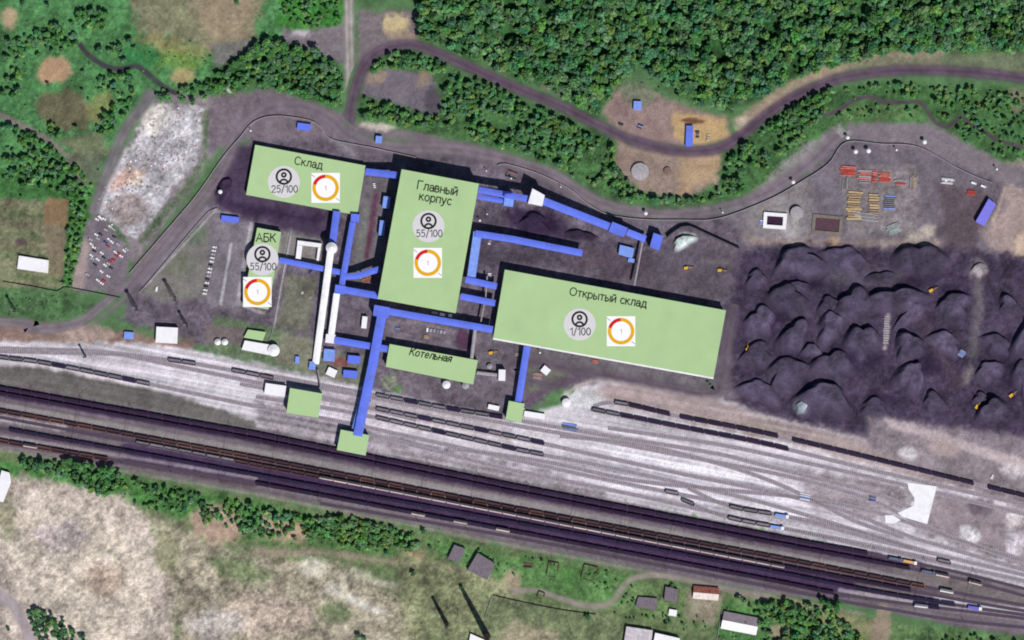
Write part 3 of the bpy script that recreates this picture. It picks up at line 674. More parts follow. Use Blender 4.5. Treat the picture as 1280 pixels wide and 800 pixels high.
def lettering(bld, body, px, py, width_px, deg, shear=0, bold=0.14, dz=0.06, vscale=1.0, parent=None, name='lettering', mt=None):
    """painted stroke letters, each stroke a mitred band"""
    t, roof, h, org = bld
    x = 0.0; strokes = []
    for ch in body:
        w, st = GLYPH[ch]
        for pl in st: strokes.append([(a + x + shear * b, b) for a, b in pl])
        x += w + 0.2
    tot = x - 0.2
    f = width_px * S * (CH - h) / CH / tot
    top = 1.0 if any(c.isupper() or c.isdigit() for c in body) else 0.7
    ox, oy = W(px, py, h)
    a = R(-deg); c, s_ = math.cos(a), math.sin(a)
    m = MB(*org)
    for k, pl in enumerate(strokes):
        P = np.array(pl); n = len(P); closed = np.hypot(*(P[0] - P[-1])) < 1e-6
        D = np.diff(P, axis=0); D /= np.linalg.norm(D, axis=1)[:, None] + 1e-9
        vs = []
        for i in range(n):
            d0 = D[i - 1] if i > 0 else (D[-1] if closed else D[0]); d1 = D[i] if i < n - 1 else (D[0] if closed else D[-1])
            n0 = np.array([-d0[1], d0[0]]); n1 = np.array([-d1[1], d1[0]]); mm = n0 + n1; L = np.linalg.norm(mm)
            mm = n0 if L < 1e-6 else mm / L
            q = min(1.6, 1.0 / max(0.3, float(mm @ n1))) * bold / 2
            e = np.zeros(2)
            if not closed and i == 0: e = -D[0] * bold * 0.4
            if not closed and i == n - 1: e = D[-1] * bold * 0.4
            for sg in (1, -1):
                u = P[i] + e + mm * q * sg
                lx, ly = (u[0] - tot / 2) * f, (u[1] - top / 2) * f * vscale
                vs.append((ox + lx * c - ly * s_, oy + lx * s_ + ly * c, h + dz + 0.012 * k))
        m.add(vs, [[2 * i + 1, 2 * i + 3, 2 * i + 2, 2 * i] for i in range(n - 1)])
    return m.build(name, mt or M_BLACK, parent or roof)
def ring(m, cx, cy, z, r0, r1, a0, a1, mi, n=40, th=0.06):
    k = max(3, int(n * (a1 - a0) / 360))
    for i in range(k):
        t0 = R(a0 + (a1 - a0) * i / k); t1 = R(a0 + (a1 - a0) * (i + 1) / k)
        p = [(cx + r0 * math.cos(t0), cy + r0 * math.sin(t0)), (cx + r1 * math.cos(t0), cy + r1 * math.sin(t0)),
             (cx + r1 * math.cos(t1), cy + r1 * math.sin(t1)), (cx + r0 * math.cos(t1), cy + r0 * math.sin(t1))]
        m.add([(x, y, z + th) for x, y in p], [[0, 1, 2, 3]], mi)
        m.add([(x, y, z) for x, y in p], [[0, 3, 2, 1]], mi)
def person_icon(bld, px, py, body):
    """round plate with a head-and-shoulders emblem and a count, painted on the roof"""
    t, roof, h, org = bld
    u = S * (CH - h) / CH
    x, y = W(px, py + 6.5, h)
    m = MB(*org); r = 20 * u
    pts = [(x + r * math.cos(2 * math.pi * i / 48), y + r * math.sin(2 * math.pi * i / 48)) for i in range(48)]
    m.prism(pts, h + 0.02, h + 0.10, 0)
    x, y = W(px, py, h)
    z = h + 0.11
    ring(m, x, y, z, 7.7 * u, 10.3 * u, 0, 360, 1)
    ring(m, x, y + 2.2 * u, z, 1.2 * u, 3.6 * u, 0, 360, 1, 24)
    ring(m, x, y - 8.6 * u, z + 0.005, 3.8 * u, 6.2 * u, 22, 158, 1, 40)
    m.build('person_emblem', [M_PLATE, M_BLACK], roof)
    lettering(bld, body, px + 1, py + 15.4, 25 if len(body) < 6 else 32, 0, 0, 0.13, 0.14)
def gauge(bld, px, py, w=35.5, hh=37.5, digit='1', dw=1.5):
    t, roof, h, org = bld
    u = S * (CH - h) / CH
    m = MB(*org)
    m.prism([W(px - w / 2, py - hh / 2, h), W(px + w / 2, py - hh / 2, h), W(px + w / 2, py + hh / 2, h), W(px - w / 2, py + hh / 2, h)], h + 0.02, h + 0.10, 0)
    x, y = W(px, py, h); z = h + 0.11
    ring(m, x, y, z, 12.3 * u, 16.6 * u, -197, 92, 1, 60)
    ring(m, x, y, z, 12.3 * u, 16.6 * u, 92, 163, 2, 60)
    for sx in (-1, 1):
        a = W(px + sx * 13.2, py + sx * 13.0, h); b = W(px + sx * 17.4, py + sx * 16.2, h)
        m.beam((a[0], a[1], z + 0.1), (b[0], b[1], z + 0.1), 0.5, 3)
    m.build('ring_gauge', [M_PWHITE, M_AMBER, M_PRED, M_STEEL], roof)
    lettering(bld, digit, px, py + 0.2, dw, 0, 0, 0.14, 0.14, mt=M_STEEL)

B = building('coal_warehouse', 'green roofed coal warehouse with Склад on the roof, beside the plant road', 'warehouse', [(319, 181), (457, 207), (446.5, 269), (307.5, 243.5)], 8, door=True)
lettering(B, 'Склад', 386, 203.5, 35, 10.5)
person_icon(B, 354.8, 220.8, '25/100'); gauge(B, 407, 234.8)
B = building('main_building', 'tall green roofed processing building with Главный корпус on the roof', 'building', [(502, 211.5), (598.7, 229.6), (569.7, 391.5), (472, 373.6)], 27)
lettering(B, 'Главный', 547, 235, 50, 9.5); lettering(B, 'корпус', 544.3, 249.5, 40, 9.5)
person_icon(B, 535.6, 276.3, '55/100'); gauge(B, 534.7, 328.5)
B = building('open_warehouse', 'huge green roofed warehouse with Открытый склад on the roof and white eaves', 'warehouse', [(631, 337), (907.5, 388), (892, 472), (616.5, 422.5)], 14, eave=1.0)
lettering(B, 'Открытый склад', 760.5, 371.8, 97, 9.3)
person_icon(B, 724.5, 399, '1/100'); gauge(B, 776.3, 414, digit='1')
t, r, h, org = B
m = MB(*org)
for a, b in (((631, 337), (616.5, 422.5)), ((616.5, 422.5), (892, 472))):
    (x0, y0), (x1, y1) = W(*a, h), W(*b, h)
    L = math.hypot(x1 - x0, y1 - y0); nxn, nyn = (y1 - y0) / L, -(x1 - x0) / L
    if nyn > 0: nxn, nyn = -nxn, -nyn
    m.prism([(x0, y0), (x1, y1), (x1 + nxn * 1.5, y1 + nyn * 1.5), (x0 + nxn * 1.5, y0 + nyn * 1.5)], h - 0.9, h - 0.2)
m.build('white_eaves', M_WHITE, t)
B = building('boiler_house', 'green roofed boiler house with Котельная on the roof, beside the main building', 'building', [(487, 430), (597.3, 450.4), (591.5, 480.5), (482, 458.5)], 12)
lettering(B, 'Котельная', 538, 443.8, 52, 10, 0.2, 0.16)
B = building('office_block', 'narrow green roofed office block with АБК on the roof, beside the parked car row', 'building', [(321.5, 284.5), (351.5, 290), (335.5, 387), (303, 381.5)], 9)
lettering(B, 'АБК', 332.5, 297, 24, 2)
person_icon(B, 328, 317.8, '55/100'); gauge(B, 321.7, 365)
building('pump_station', 'small green roofed pump station north of the white tank', 'pump station', [(310, 412), (332.5, 415.2), (328.5, 426), (304.8, 422)], 4)
building('wagon_tippler', 'green roofed wagon tippler house straddling the yard tracks beside a white box', 'building', [(362.5, 485), (403, 492), (398, 522.5), (358, 516)], 12, wall=M_BLUED)
building('loading_house', 'green roofed loading house at the southern end of the long blue gallery', 'building', [(426, 537), (461.5, 544), (457, 569.5), (421, 562.5)], 10, wall=M_BLUED)
building('loading_house', 'smaller green roofed loading house below the open warehouse', 'building', [(636, 501), (655.8, 504.5), (651.6, 528.5), (632, 524)], 10, wall=M_BLUED)

# smaller sheds, huts and houses
def shed(name, label, cat, poly, h, roof, wall=None, door=True, thick=0.3, eave=0.2):
    return building(name, label, cat, poly, h, roof, wall or M_WALL, eave, None, door, thick)
def rect(cx, cy, w, h, deg=0):
    c, s = math.cos(R(deg)), math.sin(R(deg))
    return [(cx + a * w / 2 * c - b * h / 2 * s, cy + a * w / 2 * s + b * h / 2 * c) for a, b in ((-1, -1), (1, -1), (1, 1), (-1, 1))]
shed('transfer_tower', 'white roofed transfer tower on the north-eastern conveyor line', 'tower', [(665.5, 235.5), (681, 244), (678, 257.5), (660, 254)], 26, M_WHITE, M_WHITE, eave=0.1)
shed('transfer_house', 'large blue transfer house midway along the north-eastern conveyor line', 'building', [(765.5, 277), (785, 285), (779.5, 296.5), (760.5, 289.5)], 17, M_BLUE, M_BLUED)
shed('drive_house', 'blue drive house at the far eastern end of the conveyor line', 'building', [(817, 291), (829, 295), (824, 313), (812, 309)], 13, M_BLUE, M_BLUED)
shed('crusher_shed', 'pale blue crusher shed south of the large blue transfer house', 'shed', [(775, 306), (793, 310.5), (790, 323), (773, 318)], 5, M_BLUEL, M_BLUED)
shed('tool_hut', 'tiny blue hut south of the pale blue crusher shed', 'hut', rect(789, 325.5, 8, 5, 8), 3, M_BLUEL, M_BLUED, False)
shed('transfer_house', 'light blue transfer box on the gallery east of the main building', 'building', rect(636, 252, 12, 12, 8), 19, M_BLUEL, M_BLUED)
shed('transfer_box', 'dark blue box above the gallery joint east of the main building', 'building', rect(634, 242.5, 12, 6, 8), 21, mat('navy cladding', (34, 34, 130), 0.7), M_BLUED, False)
shed('wall_annex', 'ribbed blue annex along the eastern wall of the main building', 'annex', [(592, 289), (602.5, 291), (594.5, 347), (584, 345)], 13, M_BLUEL, M_BLUED)
shed('drive_house', 'blue box at the western end of the southern gallery', 'building', [(468, 381), (487.5, 384.5), (485.5, 398), (466, 394.5)], 15, M_BLUE, M_BLUED)
shed('transfer_box', 'blue box below the south-eastern corner of the coal warehouse', 'building', rect(444, 272.5, 11, 10, 5), 12, M_BLUE, M_BLUED, False)
shed('transfer_box', 'blue box where the white chute meets the crossing gallery', 'building', rect(425, 362, 13, 11, 8), 13, M_BLUE, M_BLUED, False)
shed('transfer_box', 'white box at the southern end of the short white gallery', 'building', rect(413, 423.5, 12, 11, 6), 8, M_WHITE, M_WHITE, False)
shed('tail_box', 'pale blue box under the southern tip of the long white gallery', 'building', rect(390.5, 457, 8, 10, 6), 4, M_BLUEL, M_BLUED, False)
shed('wall_shed', 'blue shed against the western wall of the main building', 'shed', rect(483, 253, 9, 15, 8), 7, M_BLUEL, M_BLUED)
shed('wall_shed', 'longer blue shed against the western wall, south of its twin', 'shed', rect(477.5, 285, 7, 19, 6), 7, M_BLUEL, M_BLUED)
shed('gate_hut', 'light blue hut beside the plant road north of the conveyor', 'hut', rect(473.5, 174.5, 8, 9, 5), 5, M_BLUEL, M_BLUED)
shed('roadside_hut', 'long blue hut on the sandy pad beside the haul road', 'hut', rect(861.8, 170, 9, 26, 2), 4, M_BLUE, M_BLUED)
shed('field_shed', 'light blue square shed in the clearing above the haul road', 'shed', rect(797, 132, 10, 11, 3), 4, M_BLUEL, M_WHITE)
shed('depot_shed', 'long lilac blue shed on the bare ground at the eastern edge', 'shed', [(1236, 248), (1245, 255.5), (1230, 283), (1219.5, 277)], 6, mat('lilac blue sheet', (128, 124, 232), 0.6, 0.08), M_BLUED)
shed('site_office', 'blue container office with white end on the plant road bend', 'hut', rect(380, 158.5, 17, 8.5, 8), 4, M_BLUE, M_WHITE)
shed('bus_shelter', 'bright blue shelter at the northern end of the parked car row', 'shelter', rect(287.5, 274, 22, 7.5, 7), 4, M_BLUE, M_BLUED)
shed('trackside_hall', 'bright white square hall beside the western tracks', 'hall', rect(208.5, 419, 27, 20, 3), 7, M_WHITE, M_CONC)
shed('greenhouse', 'white covered greenhouse in the western gardens', 'greenhouse', [(23.5, 319.5), (61, 325.5), (60, 341.5), (21.5, 336)], 4, M_WHITE, M_WHITE)
shed('service_box', 'white flat roofed box west of the wagon tippler', 'building', rect(344, 487.5, 26, 14, 8), 6, M_WHITE, M_CONC)
shed('service_box', 'small upright white block east of the boiler house', 'building', rect(627.5, 469, 8.5, 14, 2), 9, M_WHITE, M_CONC, False)
shed('site_cabin', 'white cabin beside the smaller loading house, west side', 'cabin', rect(617, 509.5, 14, 6, 12), 3.5, M_WHITE, M_CONC, False)
shed('site_cabin', 'long white cabin beside the smaller loading house, east side', 'cabin', rect(668, 519, 26, 7, 9), 3.5, M_WHITE, M_CONC)
shed('site_cabin', 'white cabin on the verge south of the open warehouse', 'cabin', rect(682, 463, 10, 9, 40), 3.5, M_WHITE, M_CONC, False)
shed('tank_cover', 'short white block north of the pipe track west of the boiler house', 'building', rect(455.5, 403, 6.5, 15, 6), 5, M_WHITE, M_CONC, False)
shed('meter_hut', 'small blue and white hut west of the white trackside hall', 'hut', rect(161, 419.5, 12, 9, 4), 3.5, M_BLUEL, M_WHITE)
shed('pump_hut', 'pale blue hut on the grass west of the long white gallery', 'hut', rect(371.5, 450, 5, 9, 3), 3, M_BLUEL, M_BLUED, False)
for px, py, w, h, lab in ((411.5, 444, 14, 15, 'square blue workshop below the white gallery box'), (442.5, 449.5, 16, 10, 'upper one of two low blue workshops beside the sloping gallery'), (438, 467.5, 18, 9, 'lower one of two low blue workshops beside the sloping gallery')):
    shed('workshop', lab, 'workshop', rect(px, py, w, h, 5), 5, M_BLUEL if h > 10 else M_BLUE, M_BLUED, False)
shed('store_hut', 'white hut among the low blue workshops', 'hut', rect(414.5, 465.5, 12, 10, 25), 3.5, M_WHITE, M_CONC, False)
shed('edge_house', 'white house with red brick end at the western edge', 'house', [(2, 588), (12, 591), (14, 603), (4, 628), (-8, 624)], 5, M_WHITE, M_BRICK)
shed('grey_shed', 'narrower one of the twin grey sheds, western', 'shed', [(568, 681), (582, 686), (574, 704), (559.5, 698.5)], 5, M_TAR, M_WHITE)
shed('grey_shed', 'broader one of the twin grey sheds, eastern', 'shed', [(597, 691), (619, 704.5), (609, 725), (584, 713)], 6, M_TAR, M_WHITE)
shed('village_ruin', 'grey roofless looking hut with dark north wall in the village', 'hut', [(832, 733), (848, 737), (846, 754), (830, 750)], 4, M_TAR, M_BRICK)
shed('village_shed', 'low grey shed between village bushes', 'shed', [(798, 746), (822, 748), (820, 763), (794, 758)], 3, M_TAR, M_BRICK)
shed('village_hut', 'tiny white hut south of the grey village hut', 'hut', rect(841, 766, 10, 8, 10), 3, M_WHITE, M_CONC, False)
shed('edge_hall', 'wide white roof cut by the lower edge, western one', 'hall', [(783, 783), (816, 788), (813, 812), (779, 808)], 5, mat('weathered pale roofing', (206, 198, 204), 0.8, 0.25, 0.3), M_CONC)
shed('edge_hall', 'white roof cut by the lower edge, east of the wider one', 'hall', [(819, 791), (850, 798), (846, 818), (815, 812)], 6, M_WHITE, M_CONC)
shed('chimney_shed', 'white roof at the foot of the taller chimney', 'shed', [(588, 792), (606, 800), (602, 810), (586, 804)], 4, M_WHITE, M_BRICK)
def gabled(name, label, poly_c, L, Wd, deg, h, rise, ma, mb, wall):
    px, py = poly_c; x, y = W(px, py, h)
    t = thing(name, label, 'house', (x, y, 0), R(-deg))
    m = MB(); l, w = L * S / 2, Wd * S / 2
    m.prism([(-l, -w), (l, -w), (l, w), (-l, w)], -0.1, h)
    m.add([(-l, -w, h), (-l, w, h), (-l, 0, h + rise * 0.96), (l, -w, h), (l, w, h), (l, 0, h + rise * 0.96)], [[0, 2, 1], [3, 4, 5]])
    m.build('wall', wall, t)
    e = 0.4; m = MB()
    for sgn, k in ((1, 0), (-1, 1)):
        pts = [(-l - e, 0, h + rise), (l + e, 0, h + rise), (l + e, sgn * (w + e), h - 0.1), (-l - e, sgn * (w + e), h - 0.1)]
        m.add(pts + [(a, b, c + 0.12) for a, b, c in pts], [[0, 1, 2, 3], [4, 5, 6, 7], [0, 1, 5, 4], [1, 2, 6, 5], [2, 3, 7, 6], [3, 0, 4, 7]], k)
    r = m.build('roof', [ma, mb], t)
    m = MB(); m.box(l * 0.3, w * 0.2, h + rise + 0.3, 0.7, 0.7, 1.8); m.build('chimney', M_BRICK, r)
    m = MB(); m.box(0, -w - 0.05, 1.1, 1.2, 0.12, 2.2); m.build('door', M_TIMBER, t)
    for s in (-0.6, 0.6):
        m = MB(); m.box(l * s, -w - 0.04, 1.7, 1.4, 0.1, 1.2); m.build('window', M_GLASS, t)
gabled('village_house', 'long village house with half grey, half white roof above the lower edge', (925, 779), 44, 21, 11, 3.5, 3.0, mat('grey slate roofing', (150, 138, 146), 0.8, 0.15), M_WHITE, M_CONC)
gabled('village_house', 'small village house with rust red and white roof beside the tracks', (882.5, 741.5), 31, 15, 5, 3.2, 2.6, mat('rust red roofing', (160, 96, 84), 0.8, 0.35, 0.5), mat('flaked white roofing', (226, 214, 208), 0.8, 0.25, 0.4), M_CONC)
# white U-shaped block beside the office
x, y = W(386, 313)
t = thing('courtyard_block', 'white U-shaped block round a small dark yard east of the office block', 'building', (x, y, 0))
for nm, p in (('wing', [(372, 300.5), (402, 304.5), (401, 309.5), (371.5, 306)]), ('wing', [(371.5, 306.2), (378, 307.2), (376, 324), (369.5, 323)]), ('wing', [(397.5, 309.3), (401, 309.8), (398.5, 326), (395.5, 325.5)])):
    m = MB(x, y, 0); m.prism([W(a, b, 5) for a, b in p], -0.1, 5); m.build(nm, M_WHITE, t)
# basins
def basin(name, label, cx, cy, w, h, deg, rim, dark, rimw, rh):
    x, y = W(cx, cy)
    t = thing(name, label, 'basin', (x, y, 0), R(-deg))
    l, q, k = w * S / 2, h * S / 2, rimw * S
    m = MB()
    for a in ((0, q - k / 2, 2 * l, k), (0, -q + k / 2, 2 * l, k), (-l + k / 2, 0, k, 2 * q - 2 * k - 0.02), (l - k / 2, 0, k, 2 * q - 2 * k - 0.02)):
        m.box(a[0], a[1], rh / 2 - 0.1, a[2], a[3], rh + 0.2)
    m.build('rim', rim, t)
    m = MB(); m.box(0, 0, 0.12, 2 * l - 2 * k - 0.04, 2 * q - 2 * k - 0.04, 0.2); m.build('dark_water', dark, t)
M_DWATER = mat('settled black water', (58, 34, 56), 0.3, 0.3, 0.5)
basin('settling_basin', 'square settling basin with bright white rim in the eastern yard', 968.5, 276, 29, 20, 4, M_WHITE, M_DWATER, 4.5, 2.5)
basin('settling_basin', 'brown settling basin with an earth rim south-west of the timber stacks', 1034, 281, 38, 24, 5, mat('earth bank', (128, 118, 112), 0.95, 0.2), mat('brown sludge', (84, 56, 70), 0.5, 0.35, 0.4), 4, 1.2)

# tanks and silos
def tank(name, label, cx, cy, r, h, mt, dome=0.25, cat='tank'):
    x, y = W(cx, cy, h)
    t = thing(name, label, cat, (x, y, 0))
    m = MB(); rr = r * S
    m.frustum(0, 0, -0.1, h, rr, rr, 24); m.build('shell', mt, t)
    m = MB(); m.frustum(0, 0, h + 0.01, h + dome * rr, rr * 0.98, rr * 0.25, 24); m.build('lid', mt, t)
tank('round_tank', 'wide grey round tank in the sandy clearing beside the haul road', 800, 214.5, 11, 3, mat('pale lid', (170, 166, 170), 0.8, 0.2, 0.4), 0.12)
tank('small_tank', 'small brown cylinder east of the wide grey round tank', 834.5, 214, 5, 2, mat('brown lid', (130, 108, 100), 0.9, 0.2), 0.1)
tank('round_silo', 'pale round silo in the eastern yard north of the settling basins', 996, 266, 8, 4, M_CONC, 0.1)
tank('gallery_silo', 'white round silo at the northern end of the long white gallery', 414.5, 310, 7, 20, M_WHITE, 0.5, 'silo')
tank('water_tank', 'white round tank at the eastern end of the white filter hall', 342, 438, 7.5, 7, M_WHITE, 0.3)
for px, lab in ((272, 'western one of two white ball tanks beside the pump station'), (281, 'eastern one of two white ball tanks beside the pump station')):
    tank('ball_tank', lab, px, 427.5, 4, 3, M_WHITE, 0.6)
tank('storage_tank', 'bright white round tank beside the siding buffers', 708, 503.5, 5.5, 5, M_WHITE, 0.3)
tank('ash_silo', 'white round silo on the southern wall of the boiler house', 558, 481, 5, 6, M_WHITE, 0.4, 'silo')
tank('ash_silo', 'grey round silo on the southern wall of the boiler house, east of the white one', 582, 482, 4.5, 6, M_CONC, 0.4, 'silo')
tank('fuel_tank', 'small white round tank on the western wall of the boiler house yard', 612, 458, 3.4, 3, M_CONC, 0.4)
shed('filter_hall', 'long low white hall south of the pump station', 'hall', [(306, 425.5), (338, 431), (336, 444), (302, 437)], 5, M_WHITE, M_CONC, False)

# chimneys
def chimney(label, bx, by, h, r0, r1):
    x, y = W(bx, by)
    t = thing('chimney', label, 'chimney', (x, y, 0))
    m = MB(); m.frustum(0, 0, -0.2, h, r0, r1, 20); m.build('shaft', mat('sooty brick', (118, 96, 92), 0.95, 0.25, 0.2), t)
    m = MB(); m.frustum(0, 0, h + 0.01, h + 1.2, r1 * 1.1, r1 * 1.1, 20); m.build('rim', M_DARKST, t)
chimney('shorter brick chimney casting the shorter of the two long shadows', 558.5, 780, 42, 2.3, 1.4)
chimney('taller brick chimney casting the long shadow up to the twin sheds', 609, 795, 76, 3.4, 1.9)

# ------------------------------------------------------------------ conveyor galleries
def gallery(label, pl, w, h0, h1, mt=None, legs=True, name='conveyor_gallery', legmat=None):
    mt = mt or M_BLUE
    n = len(pl)
    D = [0]
    for a, b in zip(pl[:-1], pl[1:]): D.append(D[-1] + math.hypot(b[0] - a[0], b[1] - a[1]))
    H = [h0 + (h1 - h0) * d / D[-1] for d in D]
    P = [W(p[0], p[1], z) for p, z in zip(pl, H)]
    x0, y0 = P[0]
    t = thing(name, label, 'conveyor gallery', (x0, y0, 0))
    hw = w * S / 2
    sec = [(-hw, -2.4), (hw, -2.4), (hw, -0.45), (hw * 0.45, -0.12), (0, 0), (-hw * 0.45, -0.12), (-hw, -0.45)]
    m = MB(x0, y0, 0)
    rings = []
    for i in range(n):
        a = P[max(i - 1, 0)]; b = P[min(i + 1, n - 1)]
        d = math.atan2(b[1] - a[1], b[0] - a[0]); sx, sy = -math.sin(d), math.cos(d)
        rings.append([(P[i][0] + sx * u, P[i][1] + sy * u, max(H[i] + v, 0.02)) for u, v in sec])
    k = len(sec)
    vs = [q for r_ in rings for q in r_]
    fs = [[i * k + j, i * k + (j + 1) % k, (i + 1) * k + (j + 1) % k, (i + 1) * k + j] for i in range(n - 1) for j in range(k)]
    fs += [list(range(k)), list(range((n - 1) * k, n * k))[::-1]]
    m.add(vs, fs); m.build('housing', mt, t)
    if legs:
        tot = D[-1] * S; c = max(1, int(tot / 22))
        for q in range(c):
            f = (q + 0.5) / c * D[-1]
            i = max(j for j in range(n - 1) if D[j] <= f)
            g = (f - D[i]) / (D[i + 1] - D[i])
            cx = P[i][0] + (P[i + 1][0] - P[i][0]) * g; cy = P[i][1] + (P[i + 1][1] - P[i][1]) * g; z = H[i] + (H[i + 1] - H[i]) * g - 2.4
            if z < 1.5: continue
            d = math.atan2(P[i + 1][1] - P[i][1], P[i + 1][0] - P[i][0]); sx, sy = -math.sin(d), math.cos(d)
            m = MB(x0, y0, 0)
            for s in (-1, 1): m.beam((cx + sx * hw * 1.15 * s, cy + sy * hw * 1.15 * s, -0.1), (cx + sx * hw * 0.7 * s, cy + sy * hw * 0.7 * s, z + 0.1), 0.45)
            m.beam((cx - sx * hw * 0.95, cy - sy * hw * 0.95, z * 0.5), (cx + sx * hw * 0.95, cy + sy * hw * 0.95, z * 0.5), 0.3)
            m.build('trestle', legmat or M_STEEL, t)
    return t
gallery('short blue gallery joining the coal warehouse to the main building', [(457, 214.5), (497, 219)], 8.5, 11, 17)
gallery('upper blue gallery leaving the main building towards the white transfer tower', [(598, 237), (640, 245), (662, 249)], 8, 20, 22)
gallery('lower blue gallery joining the main building to the light blue transfer box', [(597, 246), (630, 251.5)], 6, 17, 17)
gallery('long blue gallery from the white transfer tower to the large transfer house', [(680, 251.5), (766, 285)], 9.5, 21, 15)
gallery('short blue gallery east of the large transfer house', [(784, 290), (807, 299)], 8.5, 13, 9)
gallery('blue gallery ending in open ground east of the main building', [(594, 292), (640, 299), (728, 316.5)], 8.5, 15, 13)
gallery('northern one of two blue galleries between main building and open warehouse', [(582, 349.5), (621, 358)], 8, 13, 12)
gallery('southern one of two blue galleries between main building and open warehouse', [(576, 370.5), (619, 379)], 8, 12, 12)
gallery('southern blue gallery along the main building to the open warehouse corner', [(484, 389), (616, 412)], 8.5, 14, 13)
gallery('long sloping blue gallery down to the larger loading house', [(477, 396), (466, 455), (447, 545)], 11.5, 14, 11)
gallery('pale ribbed walkway beside the long sloping gallery', [(464, 450), (441, 536)], 3.0, 8, 7.5, M_BLUEL, False, 'walkway_gallery')
gallery('blue gallery crossing under the long sloping gallery to the boiler house', [(418, 425), (487, 437)], 8.5, 9, 9.5)
gallery('wide blue gallery from the coal warehouse to the white silo', [(421, 264), (416, 302)], 9, 12, 14)
gallery('narrow blue gallery from the coal warehouse to the crossing box', [(441, 278), (427, 358)], 7.5, 10, 12)
gallery('blue footbridge from the office block to the narrow gallery', [(349, 325), (390, 333), (428, 341)], 7, 8, 9, None, True, 'footbridge')
gallery('bent blue gallery rising to the western wall of the main building', [(430, 346), (446, 345), (474, 336.5)], 7.5, 12, 15)
gallery('blue gallery from the crossing box to the southern part of the main building', [(431, 362.5), (474, 370)], 8.5, 12, 14)
gallery('long white gallery sloping south from the round silo', [(413.5, 313), (394.5, 455)], 8.5, 15, 4, M_WHITE)
gallery('short white gallery below the crossing box', [(421, 367), (414, 419)], 8, 12, 8, M_WHITE)
gallery('blue gallery from the open warehouse to the smaller loading house', [(659, 433), (648, 502)], 8.5, 12, 9.5)
gallery('thin grey pipe bridge from the conveyor end to the open warehouse', [(803, 303), (793, 357)], 2.2, 9, 12, M_CONC, True, 'pipe_bridge')
gallery('grey pipe bridge north of the boiler house', [(594, 412), (589.5, 449)], 4, 11, 11, M_CONC, True, 'pipe_bridge')
gallery('thin pipe bridge from the long white gallery to the wagon tippler', [(397, 462), (402, 490)], 1.8, 5, 10, M_CONC, False, 'pipe_bridge')
gallery('thin pale pipe bridge south of the main building, beside open warehouse', [(609, 345), (607, 372), (601, 402)], 1.6, 10, 10, M_CONC, False, 'pipe_bridge')
gallery('white pipe bridge from the boiler house to the upright white block', [(596, 466), (623, 469)], 4, 5, 5, M_CONC, False, 'pipe_bridge')

# ------------------------------------------------------------------ masts, fences, catenary
def lattice(name, label, px, py, h, w, cat='mast'):
    x, y = W(px, py); z0 = gz(px, py)
    t = thing(name, label, cat, (x, y, z0))
    m = MB(); k = w / 2
    for a, b in ((-1, -1), (1, -1), (1, 1), (-1, 1)): m.beam((a * k, b * k, -0.3), (a * k * 0.45, b * k * 0.45, h), 0.35)
    s = 8
    for i in range(s):
        f0 = 1 - 0.55 * i / s; f1 = 1 - 0.55 * (i + 1) / s
        for (a, b), (c, d) in (((-1, -1), (1, -1)), ((1, -1), (1, 1)), ((1, 1), (-1, 1)), ((-1, 1), (-1, -1))):
            m.beam((a * k * f0, b * k * f0, h * i / s), (c * k * f1, d * k * f1, h * (i + 1) / s), 0.22)
    m.build('lattice', M_DARKST, t)
    m = MB(); m.box(0, 0, h + 0.3, w * 0.9, w * 0.9, 0.6)
    for i in range(6):
        a = i * math.pi / 3; m.box(math.cos(a) * w * 0.5, math.sin(a) * w * 0.5, h + 1.0, 0.8, 0.8, 0.7)
    m.build('lamp_platform', M_STEEL, t)
lattice('lighting_mast', 'dark lattice mast on the lawn beside the plant entrance', 218, 374, 30, 3.4)
lattice('lighting_mast', 'dark lattice mast south of the lawn, casting a short stub of shadow', 233, 407, 22, 2.8)
lattice('lighting_mast', 'dark blue lattice mast at the car park entrance', 170, 386, 28, 3.6)
lattice('lighting_mast', 'lattice mast at the western edge below the gardens', 18, 388, 22, 2.8)
lattice('lighting_mast', 'lattice mast beside the western ballast tracks', 107, 446, 18, 1.6)
def lamp(px, py, h, r, lab):
    x, y = W(px, py); t = thing('floodlight', lab, 'floodlight', (x, y, gz(px, py)), 0, 'floodlights along the perimeter')
    m = MB(); m.frustum(0, 0, -0.2, h, 0.35, 0.2, 8); m.build('pole', M_STEEL, t)
    m = MB(); m.frustum(0, 0, h + 0.01, h + 0.7, (r if r >= 2.6 else r * 0.65) * S * 0.9, r * S * 0.5, 10); m.build('lamp_head', M_WHITE, t)
for i, (px, py, r) in enumerate([(314, 164, 2.2), (807, 267, 2.6), (903, 266, 2), (701, 234, 1.6), (991, 228, 2.6), (1059, 172.5, 2.6), (1155, 178, 3), (1069, 190, 3), (1085, 189, 3.2), (1120, 188, 2.4), (1245, 212, 2.4), (276, 240, 3), (609, 268, 1.6), (600, 276, 2.4), (608, 214, 1.6), (639, 223.5, 2), (675, 441, 2.2)]):
    lamp(px, py, 7, r, 'small white floodlight head ' + where(px, py))
def fence(name, label, pl, h, mt, th=0.3, posts=True):
    P = smooth_line(pl, 6.0)
    W2 = [W(a, b) for a, b in P]
    x0, y0 = W2[0]
    t = thing(name, label, 'fence', (x0, y0, 0))
    m = MB(x0, y0, 0)
    for (a, b), (c, d), p in zip(W2[:-1], W2[1:], P):
        L = math.hypot(c - a, d - b); ux, uy = (c - a) / L, (d - b) / L
        z = gz(*p)
        m.prism([(a - uy * th / 2, b + ux * th / 2), (a + uy * th / 2, b - ux * th / 2), (c + uy * th / 2, d - ux * th / 2), (c - uy * th / 2, d + ux * th / 2)], z - 0.3, z + h)
    m.build('panel_run', mt, t)
    return t
